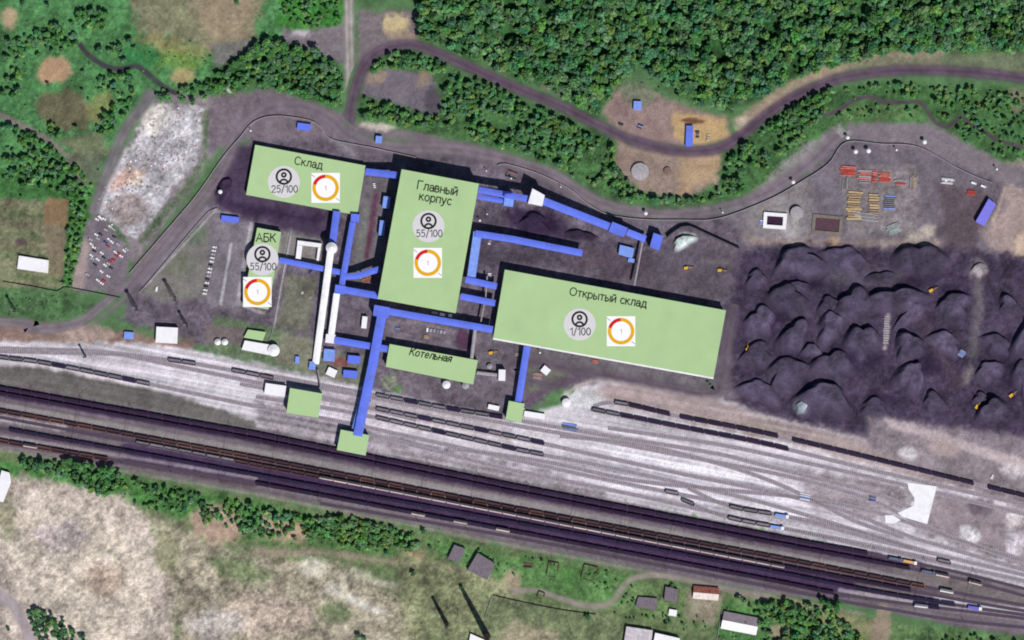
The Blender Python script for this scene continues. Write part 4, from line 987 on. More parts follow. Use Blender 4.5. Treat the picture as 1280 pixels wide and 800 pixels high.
fence('perimeter_fence', 'concrete fence curving round the western and northern plant boundary', [(162, 342), (205, 292), (245, 245), (278, 198), (300, 172), (318, 152), (345, 145), (385, 150), (400, 158), (412, 173), (440, 180), (472, 186), (520, 197)], 2.4, M_CONC, 0.5)
fence('perimeter_fence', 'concrete fence along the northern road towards the eastern yard', [(622, 207), (632, 205), (670, 216), (710, 235), (735, 255), (760, 268), (800, 274), (850, 275), (898, 273), (960, 250), (1000, 228), (1035, 205), (1057, 178), (1100, 180), (1148, 184), (1200, 212), (1240, 229)], 2.4, M_CONC, 0.5)
fence('lawn_wall', 'pale wall along the inner footway beside the lawn', [(174, 366), (190, 348), (225, 306), (262, 264), (275, 262)], 1.8, M_CONC, 0.5)
fence('yard_wall', 'dark retaining wall with a kink beside the white dump heap', [(834, 297), (845, 288), (860, 283), (890, 296), (925, 312)], 6.5, mat('dark concrete', (92, 84, 94), 0.9, 0.2), 0.9)
fence('garden_fence', 'dark fence along the southern edge of the gardens', [(4, 352), (40, 358), (72, 364), (80, 359), (110, 364), (150, 372)], 1.8, M_DARKST, 0.35)
fence('village_fence', 'dark fence along the village road south of the tracks', [(616, 744), (650, 752), (700, 762), (745, 768)], 1.8, M_DARKST, 0.35)
fence('village_fence', 'thin pale fence beside the long village house', [(903, 760), (896, 800)], 1.5, M_CONC, 0.4)
fence('village_fence', 'short pale fence beside the broader grey shed path', [(615, 745), (606, 772)], 1.5, M_CONC, 0.4)
fence('office_fence', 'thin pale fence between the office block and the white gallery', [(364, 287), (352, 350), (341, 412), (336, 426)], 1.5, M_CONC, 0.4)

# ------------------------------------------------------------------ railway
TR = {
 'a': [(-160, 457), (0, 485), (320, 542), (640, 607), (960, 669), (1085, 692), (1200, 716), (1320, 746)],
 'b': [(-160, 464), (0, 492), (320, 550), (640, 615), (960, 677.5), (1150, 713), (1230, 731), (1320, 756)],
 'c': [(-160, 486), (0, 513.5), (160, 543), (320, 572.5), (640, 635), (960, 695), (1180, 738), (1320, 764)],
 'd': [(-160, 493), (0, 521.5), (160, 551), (320, 581), (480, 611.5), (640, 642.5), (960, 704.5), (1190, 748), (1320, 770)],
 'e': [(-160, 507), (0, 535), (160, 564.5), (320, 594), (640, 653), (960, 713.5), (1100, 741), (1220, 760), (1320, 774)],
 'f': [(-160, 523), (0, 551), (160, 578), (320, 604), (500, 638), (640, 664), (960, 725), (1047, 742), (1150, 757), (1320, 778)],
 'g': [(400, 629), (640, 671), (960, 733), (1050, 751), (1120, 763), (1200, 776), (1320, 788)],
 'h': [(-160, 426), (0, 447), (60, 455), (190, 481), (320, 508), (440, 530), (640, 574), (760, 600), (900, 628), (1000, 650), (1100, 676), (1200, 700), (1320, 728)],
 'i': [(-60, 434), (100, 438), (210, 450), (290, 463), (400, 485), (460, 496), (640, 531), (760, 552), (960, 590), (1080, 622), (1180, 668), (1320, 716)],
 'j': [(330, 468), (455, 491), (560, 511), (640, 524), (760, 545), (890, 566), (960, 583), (1090, 616), (1150, 640)],
 'k': [(300, 480), (456, 508), (640, 546), (740, 568), (860, 594), (960, 614), (1060, 640), (1150, 675), (1320, 724)],
 'l': [(320, 496), (456, 519), (640, 561), (740, 580), (860, 606), (960, 630), (1060, 660), (1140, 685)],
 'm': [(742, 508), (770, 503.5), (850, 521), (960, 543), (1100, 576), (1320, 630)],
 'n': [(738, 511.5), (850, 534), (960, 556), (1100, 590), (1320, 640)],
 'q': [(560, 560), (680, 577), (790, 600), (900, 612), (1000, 622), (1100, 642), (1200, 676), (1320, 712)],
 'r': [(700, 545), (800, 556), (900, 580), (960, 600), (1010, 622), (1070, 652), (1130, 672)],
 's': [(760, 535), (900, 556), (1000, 577), (1120, 604), (1320, 652)],
 't': [(470, 545), (640, 588), (800, 620), (960, 656), (1060, 678), (1160, 700), (1320, 735)],
 'u': [(-40, 438), (150, 443), (300, 474), (420, 500), (520, 525)],
 'o': [(860, 610), (912, 633), (985, 646), (1060, 661), (1160, 690)],
 'p': [(860, 628), (912, 647.5), (985, 661.5), (1060, 676), (1180, 702)],
}
M_BED = mat('oily sleepers and ballast', (84, 70, 90), 0.95, 0.2, 0.5)
M_BEDL = mat('dusty white ballast bed', (166, 157, 166), 0.95, 0.2, 0.3)
M_RAIL = mat('worn rail steel', (120, 108, 108), 0.5, 0.1, 0.5, metal=0.3)
TPATH = {}
for key, pl in TR.items():
    P = smooth_line(pl, 6.0)
    Wp = np.array([((a - 640) * S, (400 - b) * S) for a, b in P])
    dd = np.r_[0, np.cumsum(np.hypot(*(np.diff(Wp, axis=0).T)))]
    TPATH[key] = (P, Wp, dd)
    T = np.gradient(Wp, axis=0); T /= np.linalg.norm(T, axis=1)[:, None]; Nn = np.stack([-T[:, 1], T[:, 0]], -1)
    m = MB(); n = len(Wp); zb = 0.04 + 0.006 * (ord(key) - 97)
    def ribbon(o0, o1, z0, z1, mi):
        vs = []
        for i in range(n):
            for o_, z_ in ((o0, z0), (o0, z1), (o1, z1), (o1, z0)):
                q = Wp[i] + Nn[i] * o_; vs.append((q[0], q[1], z_))
        m.add(vs, [[i * 4 + j, i * 4 + (j + 1) % 4, i * 4 + 4 + (j + 1) % 4, i * 4 + 4 + j] for i in range(n - 1) for j in range(3)], mi)
    hw_ = 1.6 if key in 'abcdefg' else 2.1
    ribbon(-hw_, hw_, -0.1, zb, 0)
    ribbon(-0.82, -0.70, zb, zb + 0.17, 1); ribbon(0.70, 0.82, zb, zb + 0.17, 1)
    # sleepers
    st = np.arange(0.6, dd[-1], 1.1)
    ii = np.clip(np.searchsorted(dd, st) - 1, 0, n - 2)
    if True:
        for s_, i in zip(st[::2], ii[::2]):
            f = (s_ - dd[i]) / (dd[i + 1] - dd[i]); c = Wp[i] + (Wp[i + 1] - Wp[i]) * f
            u = T[i]; v = Nn[i]
            if not (-560 < c[0] < 560): continue
            p = [c + u * a * 0.16 + v * b * 1.35 for a, b in ((-1, -1), (1, -1), (1, 1), (-1, 1))]
            m.add([(q[0], q[1], zb + 0.05) for q in p], [[0, 1, 2, 3]], 2)
    o = m.build('railway_track', [M_BED if key in 'abcdefg' else M_BEDL, M_RAIL, M_DARKST])
    tag(o, kind='structure')

def under(m, L):
    m.box(0, 0, 1.0, L - 1.0, 0.5, 0.35)
    for s in (-1, 1):
        bx = s * (L / 2 - 2.6)
        for w_ in (-0.95, 0.95):
            m.box(bx, w_, 0.62, 2.6, 0.2, 0.35)
            for a in (-0.92, 0.92): 
                n = 10; r = 0.46; y = w_ * 0.82
                vs = [(bx + a + r * math.cos(2 * math.pi * i / n), y - 0.06, 0.66 + r * math.sin(2 * math.pi * i / n)) for i in range(n)] + [(bx + a + r * math.cos(2 * math.pi * i / n), y + 0.06, 0.66 + r * math.sin(2 * math.pi * i / n)) for i in range(n)]
                m.add(vs, [[i, (i + 1) % n, n + (i + 1) % n, n + i] for i in range(n)] + [list(range(n)), list(range(n, 2 * n))])
        m.box(s * (L / 2 - 0.1), 0, 1.0, 1.0, 0.3, 0.3)
M_UNDER = mat('black running gear', (40, 36, 42), 0.8, 0.2, 1.0)
def wagon_meshes(kind, seed, body_mat, load_mat=None, L=12.9, Wd=3.1):
    rr = random.Random(seed); parts = []
    m = MB()
    if kind in ('coal', 'open'):
        z0, z1 = 1.2, 3.3; tk = 0.14
        m.box(0, 0, z0 + 0.08, L, Wd, 0.16)
        for s in (-1, 1):
            m.box(0, s * (Wd / 2 - tk / 2), (z0 + 0.17 + z1) / 2, L - 2 * tk - 0.01, tk, z1 - z0 - 0.17)
            m.box(s * (L / 2 - tk / 2), 0, (z0 + 0.17 + z1) / 2, tk, Wd, z1 - z0 - 0.17)
            for i in range(7): m.box(-L / 2 + 0.9 + i * (L - 1.8) / 6, s * (Wd / 2 + 0.07), (z0 + z1) / 2, 0.2, 0.12, z1 - z0 - 0.1)
            m.box(0, s * (Wd / 2 - 0.02), z1 + 0.06, L, 0.24, 0.1)
        for s in (-1, 1): m.box(s * (L / 2 - 0.02), 0, z1 + 0.06, 0.24, Wd - 0.3, 0.1)
        parts.append(('body', m.mesh('body', [body_mat])))
        if load_mat:
            m = MB(); a, b = 22, 7; vs = []
            lvl = 3.0 if kind == 'coal' else 1.6
            for i in range(a):
                for j in range(b):
                    u = -1 + 2 * i / (a - 1); v = -1 + 2 * j / (b - 1)
                    z = lvl + (0.55 if kind == 'coal' else 0.12) * (1 - abs(v) ** 2) * (1 - abs(u) ** 6) + rr.uniform(-0.1, 0.1)
                    vs.append((u * (L / 2 - 0.16), v * (Wd / 2 - 0.16), z))
            m.add(vs, [[i * b + j, (i + 1) * b + j, (i + 1) * b + j + 1, i * b + j + 1] for i in range(a - 1) for j in range(b - 1)])
            parts.append(('load', m.mesh('load', [load_mat])))
    else:
        pr = [(-Wd / 2, 1.3), (Wd / 2, 1.3), (Wd / 2, 2.9), (Wd * 0.30, 4.0), (Wd * 0.1, 4.25), (-Wd * 0.1, 4.25), (-Wd * 0.30, 4.0), (-Wd / 2, 2.9)]
        k = len(pr)
        vs = [(-L / 2, y, z) for y, z in pr] + [(L / 2, y, z) for y, z in pr]
        m.add(vs, [[j, (j + 1) % k, k + (j + 1) % k, k + j] for j in range(k)] + [list(range(k))[::-1], list(range(k, 2 * k))])
        parts.append(('body', m.mesh('body', [body_mat])))
        m = MB()
        m.box(0, 0.5, 4.36, L - 0.5, 2.0, 0.16)
        parts.append(('top_cover', m.mesh('top_cover', [load_mat or M_DARKST])))
    m = MB(); under(m, L); parts.append(('running_gear', m.mesh('running_gear', [M_UNDER])))
    return parts
M_COAL = mat('loaded coal', (50, 36, 62), 0.9, 0.35, 1.5, randv=0.25)
M_WB = mat('dark plum wagon paint', (82, 56, 86), 0.8, 0.25, 0.6, randv=0.35)
M_WBB = mat('dark slate wagon paint', (66, 60, 104), 0.8, 0.25, 0.6, randv=0.35)
M_WR = mat('rusty wagon paint', (106, 76, 78), 0.85, 0.25, 0.5, randv=0.35)
M_WRO = mat('orange rust wagon paint', (168, 122, 98), 0.85, 0.25, 0.5, randv=0.25)
M_WP = mat('pale pink wagon paint', (222, 198, 192), 0.8, 0.15, 0.5, randv=0.18)
M_WG = mat('dusty grey wagon paint', (146, 138, 148), 0.85, 0.2, 0.5, randv=0.3)
M_RINT = mat('rusty wagon floor', (76, 54, 60), 0.95, 0.3, 0.8, randv=0.3)
WV = {
 'coal': [wagon_meshes('coal', i, M_WB, M_COAL) for i in range(3)],
 'slate': [wagon_meshes('coal', 10 + i, M_WBB, M_COAL) for i in range(3)],
 'rust': [wagon_meshes('open', 20 + i, M_WR, M_RINT) for i in range(2)],
 'orange': [wagon_meshes('open', 25, M_WRO, M_RINT)],
 'pale': [wagon_meshes('hopper', 30, M_WP, M_DARKST)],
 'grey': [wagon_meshes('open', 40, M_WG, mat('grey wagon floor', (128, 120, 130), 0.95, 0.3, 0.8, randv=0.3))],
 'white': [wagon_meshes('hopper', 50, M_WHITE, M_STEEL)],
}
WNAME = {'coal': ('coal_wagon', 'dark plum coal wagon'), 'slate': ('slate_coal_wagon', 'slate blue coal wagon'), 'rust': ('open_wagon', 'rusty open wagon'), 'orange': ('open_wagon', 'orange rusted open wagon'),
         'pale': ('hopper_wagon', 'pale pink hopper wagon'), 'grey': ('empty_wagon', 'dusty grey empty wagon'), 'white': ('covered_wagon', 'white covered wagon')}
def at_track(key, px):
    P, Wp, dd = TPATH[key]
    return float(np.interp(px, P[:, 0], dd))
def put_wagon(kind, x, y, rot, label, group, var=0):
    nm, _ = WNAME[kind]
    t = thing(nm, label, 'wagon', (x, y, 0.15), rot, group)
    vs = WV[kind]; ps = vs[var % len(vs)]
    for pn, me in ps:
        o = bpy.data.objects.new(pn, me); COL.objects.link(o); o.parent = t
def train(key, x0, x1, pick, where_txt, pitch=14.0, gaps=()):
    P, Wp, dd = TPATH[key]
    s0, s1 = at_track(key, x0), at_track(key, x1)
    n = 0; s = s0 + pitch / 2
    while s + pitch / 2 <= s1 + 1:
        x = np.interp(s, dd, Wp[:, 0]); y = np.interp(s, dd, Wp[:, 1])
        xa = np.interp(s - 5, dd, Wp[:, 0]); ya = np.interp(s - 5, dd, Wp[:, 1]); xb = np.interp(s + 5, dd, Wp[:, 0]); yb = np.interp(s + 5, dd, Wp[:, 1])
        n += 1
        k = pick(n, x / S + 640)
        if k:
            put_wagon(k, x, y, math.atan2(yb - ya, xb - xa), WNAME[k][1] + ', ' + ordinal(n) + ' from the west in ' + where_txt, 'wagons of ' + where_txt, rnd.randrange(3))
        s += pitch
train('a', -8, 1087, lambda n, p: 'coal', 'the northernmost main line train')
train('b', -8, 1147, lambda n, p: 'coal', 'the second main line train')
train('c', -8, 1172, lambda n, p: 'orange' if rnd.random() < (0.3 if p < 420 or p > 900 else 0.14) else 'rust', 'the rusty main line train')
train('d', 170, 1155, lambda n, p: ('pale' if 395 < p < 980 else ('coal' if p > 980 else ('grey' if p < 300 else 'rust'))), 'the mixed pale edged train')
train('e', 12, 1210, lambda n, p: 'slate', 'the dark blue main line train')
train('f', 320, 1050, lambda n, p: ('coal' if p > 640 or p < 500 and n % 4 else ('pale' if n % 3 == 0 else ('orange' if n % 5 == 0 else 'slate'))), 'the southernmost main line train')
train('f', -6, 150, lambda n, p: 'orange' if n % 3 == 1 else ('pale' if n == 3 else 'rust'), 'the rusty string beside the southern bushes')
train('h', -6, 196, lambda n, p: 'grey' if n % 5 else 'slate', 'the train beside the western ballast')
train('i', 210, 246, lambda n, p: 'grey', 'the pair below the trackside hall')
train('i', 290, 345, lambda n, p: 'grey', 'the string beside the wagon tippler')
train('j', 470, 640, lambda n, p: 'grey' if n % 3 else 'slate', 'the upper string below the boiler house')
train('k', 470, 690, lambda n, p: 'slate' if n % 4 == 0 else 'grey', 'the middle string below the boiler house')
train('l', 470, 690, lambda n, p: 'grey' if n % 5 else 'slate', 'the lowest string below the boiler house')
train('m', 768, 850, lambda n, p: 'grey' if n < 2 else 'coal', 'the upper open warehouse siding train')
train('m', 850, 1300, lambda n, p: 'coal' if rnd.random() < 0.94 else None, 'the long coal yard siding train')
train('n', 740, 988, lambda n, p: 'grey' if n < 3 else 'coal', 'the lower open warehouse siding train')
train('o', 912, 968, lambda n, p: 'grey', 'the upper blue locomotive string')
train('p', 910, 962, lambda n, p: 'grey', 'the lower blue locomotive string')
def single(kind, key, px, label):
    P, Wp, dd = TPATH[key]; s = at_track(key, px)
    x = np.interp(s, dd, Wp[:, 0]); y = np.interp(s, dd, Wp[:, 1])
    xa, ya, xb, yb = np.interp(s - 5, dd, Wp[:, 0]), np.interp(s - 5, dd, Wp[:, 1]), np.interp(s + 5, dd, Wp[:, 0]), np.interp(s + 5, dd, Wp[:, 1])
    rot = math.atan2(yb - ya, xb - xa)
    if kind.startswith('loco'):
        bm = {'loco_b': M_BLUEL, 'loco_y': mat('loco orange', (224, 176, 110), 0.6, 0.1), 'loco_d': mat('loco slate', (96, 104, 132), 0.6, 0.15), 'loco_v': mat('loco violet', (112, 104, 226), 0.6, 0.1)}[kind]
        t = thing('locomotive', label, 'locomotive', (x, y, 0.15), rot)
        m = MB(); m.box(-1.2, 0, 2.2, 10.5, 2.5, 2.0); m.box(-6.0, 0, 1.35, 2.0, 2.9, 0.5); m.build('hood', bm, t)
        m = MB(); m.box(5.4, 0, 2.6, 2.6, 2.9, 2.8); m.box(5.4, 0, 4.1, 2.9, 3.1, 0.18); m.build('cab', M_WHITE if kind != 'loco_d' else bm, t)
        m = MB(); under(m, 14.2); m.build('running_gear', M_UNDER, t)
    else: put_wagon(kind, x, y, rot, label, None)
single('loco_b', 'o', 977, 'light blue locomotive coupled east of the upper short string')
single('loco_b', 'p', 971, 'light blue locomotive coupled east of the lower short string')
single('loco_d', 'a', 1119, 'slate locomotive section on the northernmost main line')
single('loco_y', 'a', 1137, 'orange locomotive section east of the slate one')
single('loco_d', 'b', 1160, 'slate locomotive leading the second main line train')
single('pale', 'b', 1178, 'pale lone wagon east of the slate locomotive on the second main line')
single('pale', 'b', 1219, 'pale lone wagon farthest east on the main line')
single('white', 'c', 1183, 'white wagon at the eastern end of the rusty train')
single('loco_v', 'e', 1218, 'violet blue locomotive at the eastern end of the dark blue train')
single('white', 'f', 1151, 'white lone wagon on the southernmost main line')
single('slate', 'f', 1166, 'dark lone wagon east of the white one on the southernmost main line')
single('grey', 'h', 840, 'dark lone wagon on the white ballast, upper of a pair')
single('grey', 'p', 858, 'dark lone wagon on the white ballast, lower of a pair')
single('grey', 'p', 1180, 'dark lone wagon on the bare ground south of the big white slab')
# catenary portals
for i, px in enumerate(range(40, 1250, 62)):
    P, Wp, dd = TPATH['a']; s = at_track('a', px); a = np.array([np.interp(s, dd, Wp[:, 0]), np.interp(s, dd, Wp[:, 1])])
    tt = np.array([np.interp(s + 8, dd, Wp[:, 0]), np.interp(s + 8, dd, Wp[:, 1])]) - a; tt /= np.linalg.norm(tt); nn = np.array([tt[1], -tt[0]])
    p0 = a - nn * 3.6; span = 56 if px < 1000 else 48; p1 = p0 + nn * span
    t = thing('catenary_portal', 'thin steel catenary portal over the main line, ' + ordinal(i + 1) + ' from the western edge', 'catenary portal', (p0[0], p0[1], 0), math.atan2(nn[1], nn[0]), 'catenary portals over the main line')
    for q in (0, span):
        m = MB(); m.beam((q, 0, -0.2), (q, 0, 8.6), 0.3); m.build('post', M_STEEL, t)
    m = MB(); m.beam((-0.5, 0, 8.7), (span + 0.5, 0, 8.7), 0.16); m.beam((0, 0, 8.1), (span, 0, 8.1), 0.1); m.build('cross_beam', M_DARKST, t)

# ------------------------------------------------------------------ cars and machines
def car_meshes(mt, van=False):
    parts = []
    m = MB(); L, Wd = (4.4, 1.8) if not van else (5.4, 2.0)
    if van:
        sec = [(-L / 2, 0.35), (L / 2, 0.35), (L / 2, 0.95), (L / 2 - 0.5, 1.15), (L / 2 - 1.1, 2.1), (-L / 2 + 0.1, 2.15), (-L / 2, 1.9)]
    else:
        sec = [(-L / 2, 0.35), (L / 2, 0.35), (L / 2, 0.8), (L / 2 - 0.9, 0.95), (L / 2 - 1.7, 1.42), (-L / 2 + 0.9, 1.45), (-L / 2 + 0.25, 0.98), (-L / 2, 0.9)]
    k = len(sec)
    vs = [(x, -Wd / 2 * (0.86 if z > 1.2 else 1), z) for x, z in sec] + [(x, Wd / 2 * (0.86 if z > 1.2 else 1), z) for x, z in sec]
    m.add(vs, [[j, (j + 1) % k, k + (j + 1) % k, k + j] for j in range(k)] + [list(range(k))[::-1], list(range(k, 2 * k))])
    parts.append(('body', m.mesh('body', [mt])))
    m = MB()
    if not van:
        m.add([(L / 2 - 0.98, -0.78, 1.0), (L / 2 - 0.98, 0.78, 1.0), (L / 2 - 1.62, 0.7, 1.41), (L / 2 - 1.62, -0.7, 1.41)], [[0, 1, 2, 3]])
        m.v = [(x + 0.02, y, z + 0.02) for x, y, z in m.v]
        parts.append(('windscreen', m.mesh('windscreen', [M_GLASS])))
        m = MB()
        m.add([(-L / 2 + 0.3, -0.74, 1.04), (-L / 2 + 0.3, 0.74, 1.04), (-L / 2 + 0.84, 0.7, 1.46), (-L / 2 + 0.84, -0.7, 1.46)], [[0, 1, 2, 3]])
    else:
        m.add([(L / 2 - 0.52, -0.8, 1.22), (L / 2 - 0.52, 0.8, 1.22), (L / 2 - 1.05, 0.78, 2.08), (L / 2 - 1.05, -0.78, 2.08)], [[0, 1, 2, 3]])
    parts.append(('windscreen' if van else 'rear_window', m.mesh('window_glass', [M_GLASS])))
    m = MB(); n = 10
    vs = [(0.32 * math.cos(2 * math.pi * i / n), -0.1, 0.32 * math.sin(2 * math.pi * i / n)) for i in range(n)] + [(0.32 * math.cos(2 * math.pi * i / n), 0.1, 0.32 * math.sin(2 * math.pi * i / n)) for i in range(n)]
    m.add(vs, [[i, (i + 1) % n, n + (i + 1) % n, n + i] for i in range(n)] + [list(range(n)), list(range(n, 2 * n))])
    parts.append(('wheel', m.mesh('wheel', [M_RUBBER])))
    return parts, L, Wd
CARS = {c: car_meshes(mt) for c, mt in (('white', mat('white car paint', (250, 248, 250), 0.3, 0.03, k=0.85, spec=0.5)), ('silver', mat('silver car paint', (190, 190, 196), 0.3, 0.05, spec=0.5)),
        ('red', mat('red car paint', (190, 50, 54), 0.3, 0.05, spec=0.5)), ('dark', mat('dark car paint', (56, 54, 66), 0.3, 0.05, spec=0.5)), ('blue', mat('blue car paint', (60, 72, 140), 0.3, 0.05, spec=0.5)))}
CARS['van'] = car_meshes(MATS['white car paint'], True)
def put_car(px, py, deg, colr, label, group):
    ps, L, Wd = CARS[colr]
    x, y = W(px, py)
    t = thing('parked_car' if colr != 'van' else 'parked_van', label, 'car' if colr != 'van' else 'van', (x, y, gz(px, py) + 0.01), R(deg), group)
    for pn, me in ps:
        if pn == 'wheel':
            for a in (-1, 1):
                for b in (-1, 1):
                    o = bpy.data.objects.new('wheel', me); COL.objects.link(o); o.parent = t; o.location = (a * L * 0.31, b * (Wd / 2 - 0.1), 0.32)
        else:
            o = bpy.data.objects.new(pn, me); COL.objects.link(o); o.parent = t
LOT = [(121, 274, 'white'), (125.5, 272, 'van'), (130, 273.5, 'white'), (137.5, 283, 'white'), (141.5, 286, 'silver'), (132, 287, 'silver'), (120, 293, 'white'), (122, 298, 'silver'), (114, 305, 'white'), (117, 309, 'white'),
       (136, 299, 'white'), (139.5, 302, 'white'), (135, 308, 'red'), (114, 319, 'white'), (115, 323, 'silver'), (127, 316, 'white'), (122, 324, 'white'), (131, 331, 'white'), (135, 329, 'silver'),
       (144, 315, 'white'), (146, 320, 'red'), (151, 320, 'white'), (155, 313, 'white'), (158, 311, 'silver'), (142, 325, 'red'), (138, 327, 'red'), (109, 343, 'silver'), (126.5, 339, 'white'), (135, 345, 'white'),
       (122, 350, 'white'), (127, 354, 'white'), (130, 351, 'red'), (149, 317, 'red'), (118, 314, 'dark'), (126, 293, 'dark'), (132, 303, 'blue'), (139, 335, 'dark'), (119, 331, 'dark'), (143, 296, 'dark'), (147, 305, 'silver'), (113, 299, 'silver'), (130, 322, 'dark')]
CW = {'white': 'white', 'silver': 'silver', 'red': 'red', 'dark': 'dark', 'blue': 'blue', 'van': 'white'}
cnt = {}
for px, py, c in sorted(LOT, key=lambda q: (q[1], q[0])):
    cnt[c] = cnt.get(c, 0) + 1
    put_car(px, py, -35 + rnd.uniform(-8, 8), c, f"{ordinal(cnt[c])} {CW[c]} {'van' if c == 'van' else 'car'} from the northern end of the car park by the rubble field", 'cars in the car park')
row_c = ['white', 'white', 'silver', 'white', 'white', 'dark', 'white', 'white', 'silver', 'dark', 'white', 'dark', 'white', 'white']
for i, c in enumerate(row_c):
    f = i / (len(row_c) - 1)
    put_car(268 - 12.5 * f, 309 + 58 * f, rnd.uniform(-5, 5) - 12, c, f"{CW[c]} car, {ordinal(i + 1)} from the northern end of the row beside the office block", 'cars in the row beside the office block')
for px, py, d, c, lab in ((196, 361, 80, 'van', 'lone white van on the lawn beside the lattice mast'), (1217, 229, -20, 'van', 'white van beside the eastern gate fence, northern one'), (1229, 233, -20, 'van', 'white van beside the eastern gate fence, southern one'), (388, 340, 60, 'blue', 'blue car south of the footbridge'), (1183, 226, 10, 'white', 'white car in the eastern yard, western of two'), (1190, 226, 10, 'silver', 'silver car in the eastern yard, eastern of two')):
    put_car(px, py, d, c, lab, None)
def digger(px, py, deg, label, mt=None):
    x, y = W(px, py)
    t = thing('excavator', label, 'excavator', (x, y, gz(px, py)), R(deg), 'yellow machines of the coal yard')
    mt = mt or M_YEL
    m = MB(); m.box(-0.6, 0, 1.8, 3.6, 2.8, 1.3); m.build('body', mt, t)
    m = MB(); m.box(0.9, 0.8, 2.2, 1.5, 1.1, 2.0); m.build('cab', mt, t)
    for s in (-1, 1):
        m = MB(); m.box(0, s * 1.2, 0.5, 4.4, 0.7, 0.95); m.build('track', M_RUBBER, t)
    m = MB(); m.beam((1.2, -0.4, 1.9), (4.2, -0.4, 4.2), 0.5); m.beam((4.2, -0.4, 4.2), (6.6, -0.4, 2.0), 0.4); m.build('boom', mt, t)
    m = MB(); m.box(6.7, -0.4, 1.4, 1.2, 1.3, 1.1); m.build('bucket', M_DARKST, t)
for px, py, d, lab in ((858, 335, 10, 'yellow excavator on the dusty ground east of the conveyor end'), (1164, 363, 30, 'yellow excavator between the northern coal heaps'), (1141, 425, -25, 'yellow excavator on a coal heap beside the pale strip'),
                       (1264, 494, 40, 'yellow excavator in the far eastern corner of the coal yard'), (1221, 508, 60, 'yellow excavator west of the round dark coal heap'), (614, 441, 15, 'yellow excavator beside the boiler house yard'), (934, 437, 90, 'pale yellow excavator between the open warehouse and the coal heaps'), (900, 338, 0, 'yellow excavator west of the coal yard entrance')):
    digger(px, py, d, lab)

# ------------------------------------------------------------------ stacks of steel and timber
def bar_stack(name, label, cat, cx, cy, w, h, deg, mats, n, seed, zt=1.6, along=True):
    rr = random.Random(seed); x, y = W(cx, cy)
    t = MB()
    L, D = w * S, h * S
    for i in range(n):
        f = (i + 0.5) / n
        if along: t.box(rr.uniform(-0.06, 0.06) * L, -D / 2 + D * f, zt * rr.uniform(0.3, 0.6), L * rr.uniform(0.75, 1.0), D / n * rr.uniform(0.45, 0.85), zt * rr.uniform(0.5, 1.0), rr.uniform(-0.03, 0.03), rr.randrange(len(mats)))
        else: t.box(-L / 2 + L * f, rr.uniform(-0.06, 0.06) * D, zt * rr.uniform(0.3, 0.6), L / n * rr.uniform(0.45, 0.85), D * rr.uniform(0.75, 1.0), zt * rr.uniform(0.5, 1.0), rr.uniform(-0.03, 0.03), rr.randrange(len(mats)))
    o = t.build(name, mats); o.location = (x, y, 0); o.rotation_euler = (0, 0, R(-deg))
    tag(o, label, cat)
M_RED2 = mat('faded red paint', (206, 120, 110), 0.8, 0.3, 0.5)
bar_stack('steel_stack', 'westernmost red steel stack in the eastern yard', 'steel stack', 1060, 214, 20, 13, 3, [M_RED, M_RED2], 6, 1)
bar_stack('steel_stack', 'red steel stack second from the west', 'steel stack', 1080, 221, 18, 17, 3, [M_RED, M_RED2, M_CONC], 7, 2)
bar_stack('steel_stack', 'narrow red steel stack in the middle of its row', 'steel stack', 1093, 220, 6, 16, 3, [M_RED, M_RED2], 6, 3)
bar_stack('steel_stack', 'easternmost red steel stack in the row', 'steel stack', 1106, 222, 17, 13, 3, [M_RED, M_RED2], 6, 4)
bar_stack('timber_stack', 'large pale timber stack south of the red steel stacks', 'timber stack', 1068, 257, 20, 36, 3, [M_TIMBER, mat('grey timber', (164, 142, 116), 0.9, 0.25, 0.6)], 12, 5)
bar_stack('timber_stack', 'smaller pale timber stack east of the large one', 'timber stack', 1092, 255, 15, 26, 3, [M_TIMBER, MATS['grey timber']], 8, 6)
bar_stack('beam_stack', 'stack of upright pale beams at the yard edge east of the red stacks', 'beam stack', 1142, 227, 9, 16, 3, [M_CONC, M_TIMBER], 5, 7, along=False)
bar_stack('beam_stack', 'thin pale beams west of the timber stacks', 'beam stack', 1056, 230, 7, 15, 3, [M_CONC, M_STEEL], 4, 8, along=False)
bar_stack('pipe_stack', 'stack of grey pipes between timber and beams', 'pipe stack', 1126, 228, 16, 8, 3, [M_CONC, M_STEEL, M_RED2], 5, 9)
bar_stack('pipe_stack', 'bluish grey pipes south of the narrow red stack', 'pipe stack', 1112, 253, 16, 18, 3, [M_CONC, M_STEEL, M_BLUEL], 7, 10)
bar_stack('pipe_stack', 'pale pipes south of the timber stacks', 'pipe stack', 1082, 271, 34, 10, 8, [M_CONC, M_STEEL], 5, 11)
bar_stack('scrap_pile', 'pale greenish scrap pile at the southern end of the yard', 'scrap pile', 1117, 286, 18, 12, -20, [M_CONC, mat('pale green scrap', (172, 196, 192), 0.7, 0.3)], 8, 12)
bar_stack('scrap_pile', 'white scrap pile beside the eastern yard vans', 'scrap pile', 1184, 226, 16, 8, 5, [M_WHITE, M_CONC], 7, 13)
bar_stack('scrap_pile', 'rusty scrap pile beside the light blue scrap', 'scrap pile', 1214, 241, 12, 6, 10, [M_RED, M_DARKST], 6, 14)
bar_stack('scrap_pile', 'reddish machine parts below the bent blue gallery', 'scrap pile', 459, 349, 16, 7, -15, [M_TIMBER, M_DARKST, M_RED2], 8, 15)
bar_stack('scrap_pile', 'red and blue scrap north of the upper conveyor', 'scrap pile', 640, 219, 16, 10, 20, [M_RED2, M_STEEL, M_DARKST], 8, 16)
bar_stack('scrap_pile', 'pinkish scrap beside the white verge cabin', 'scrap pile', 672, 470, 12, 8, 10, [M_RED2, M_CONC], 6, 17)
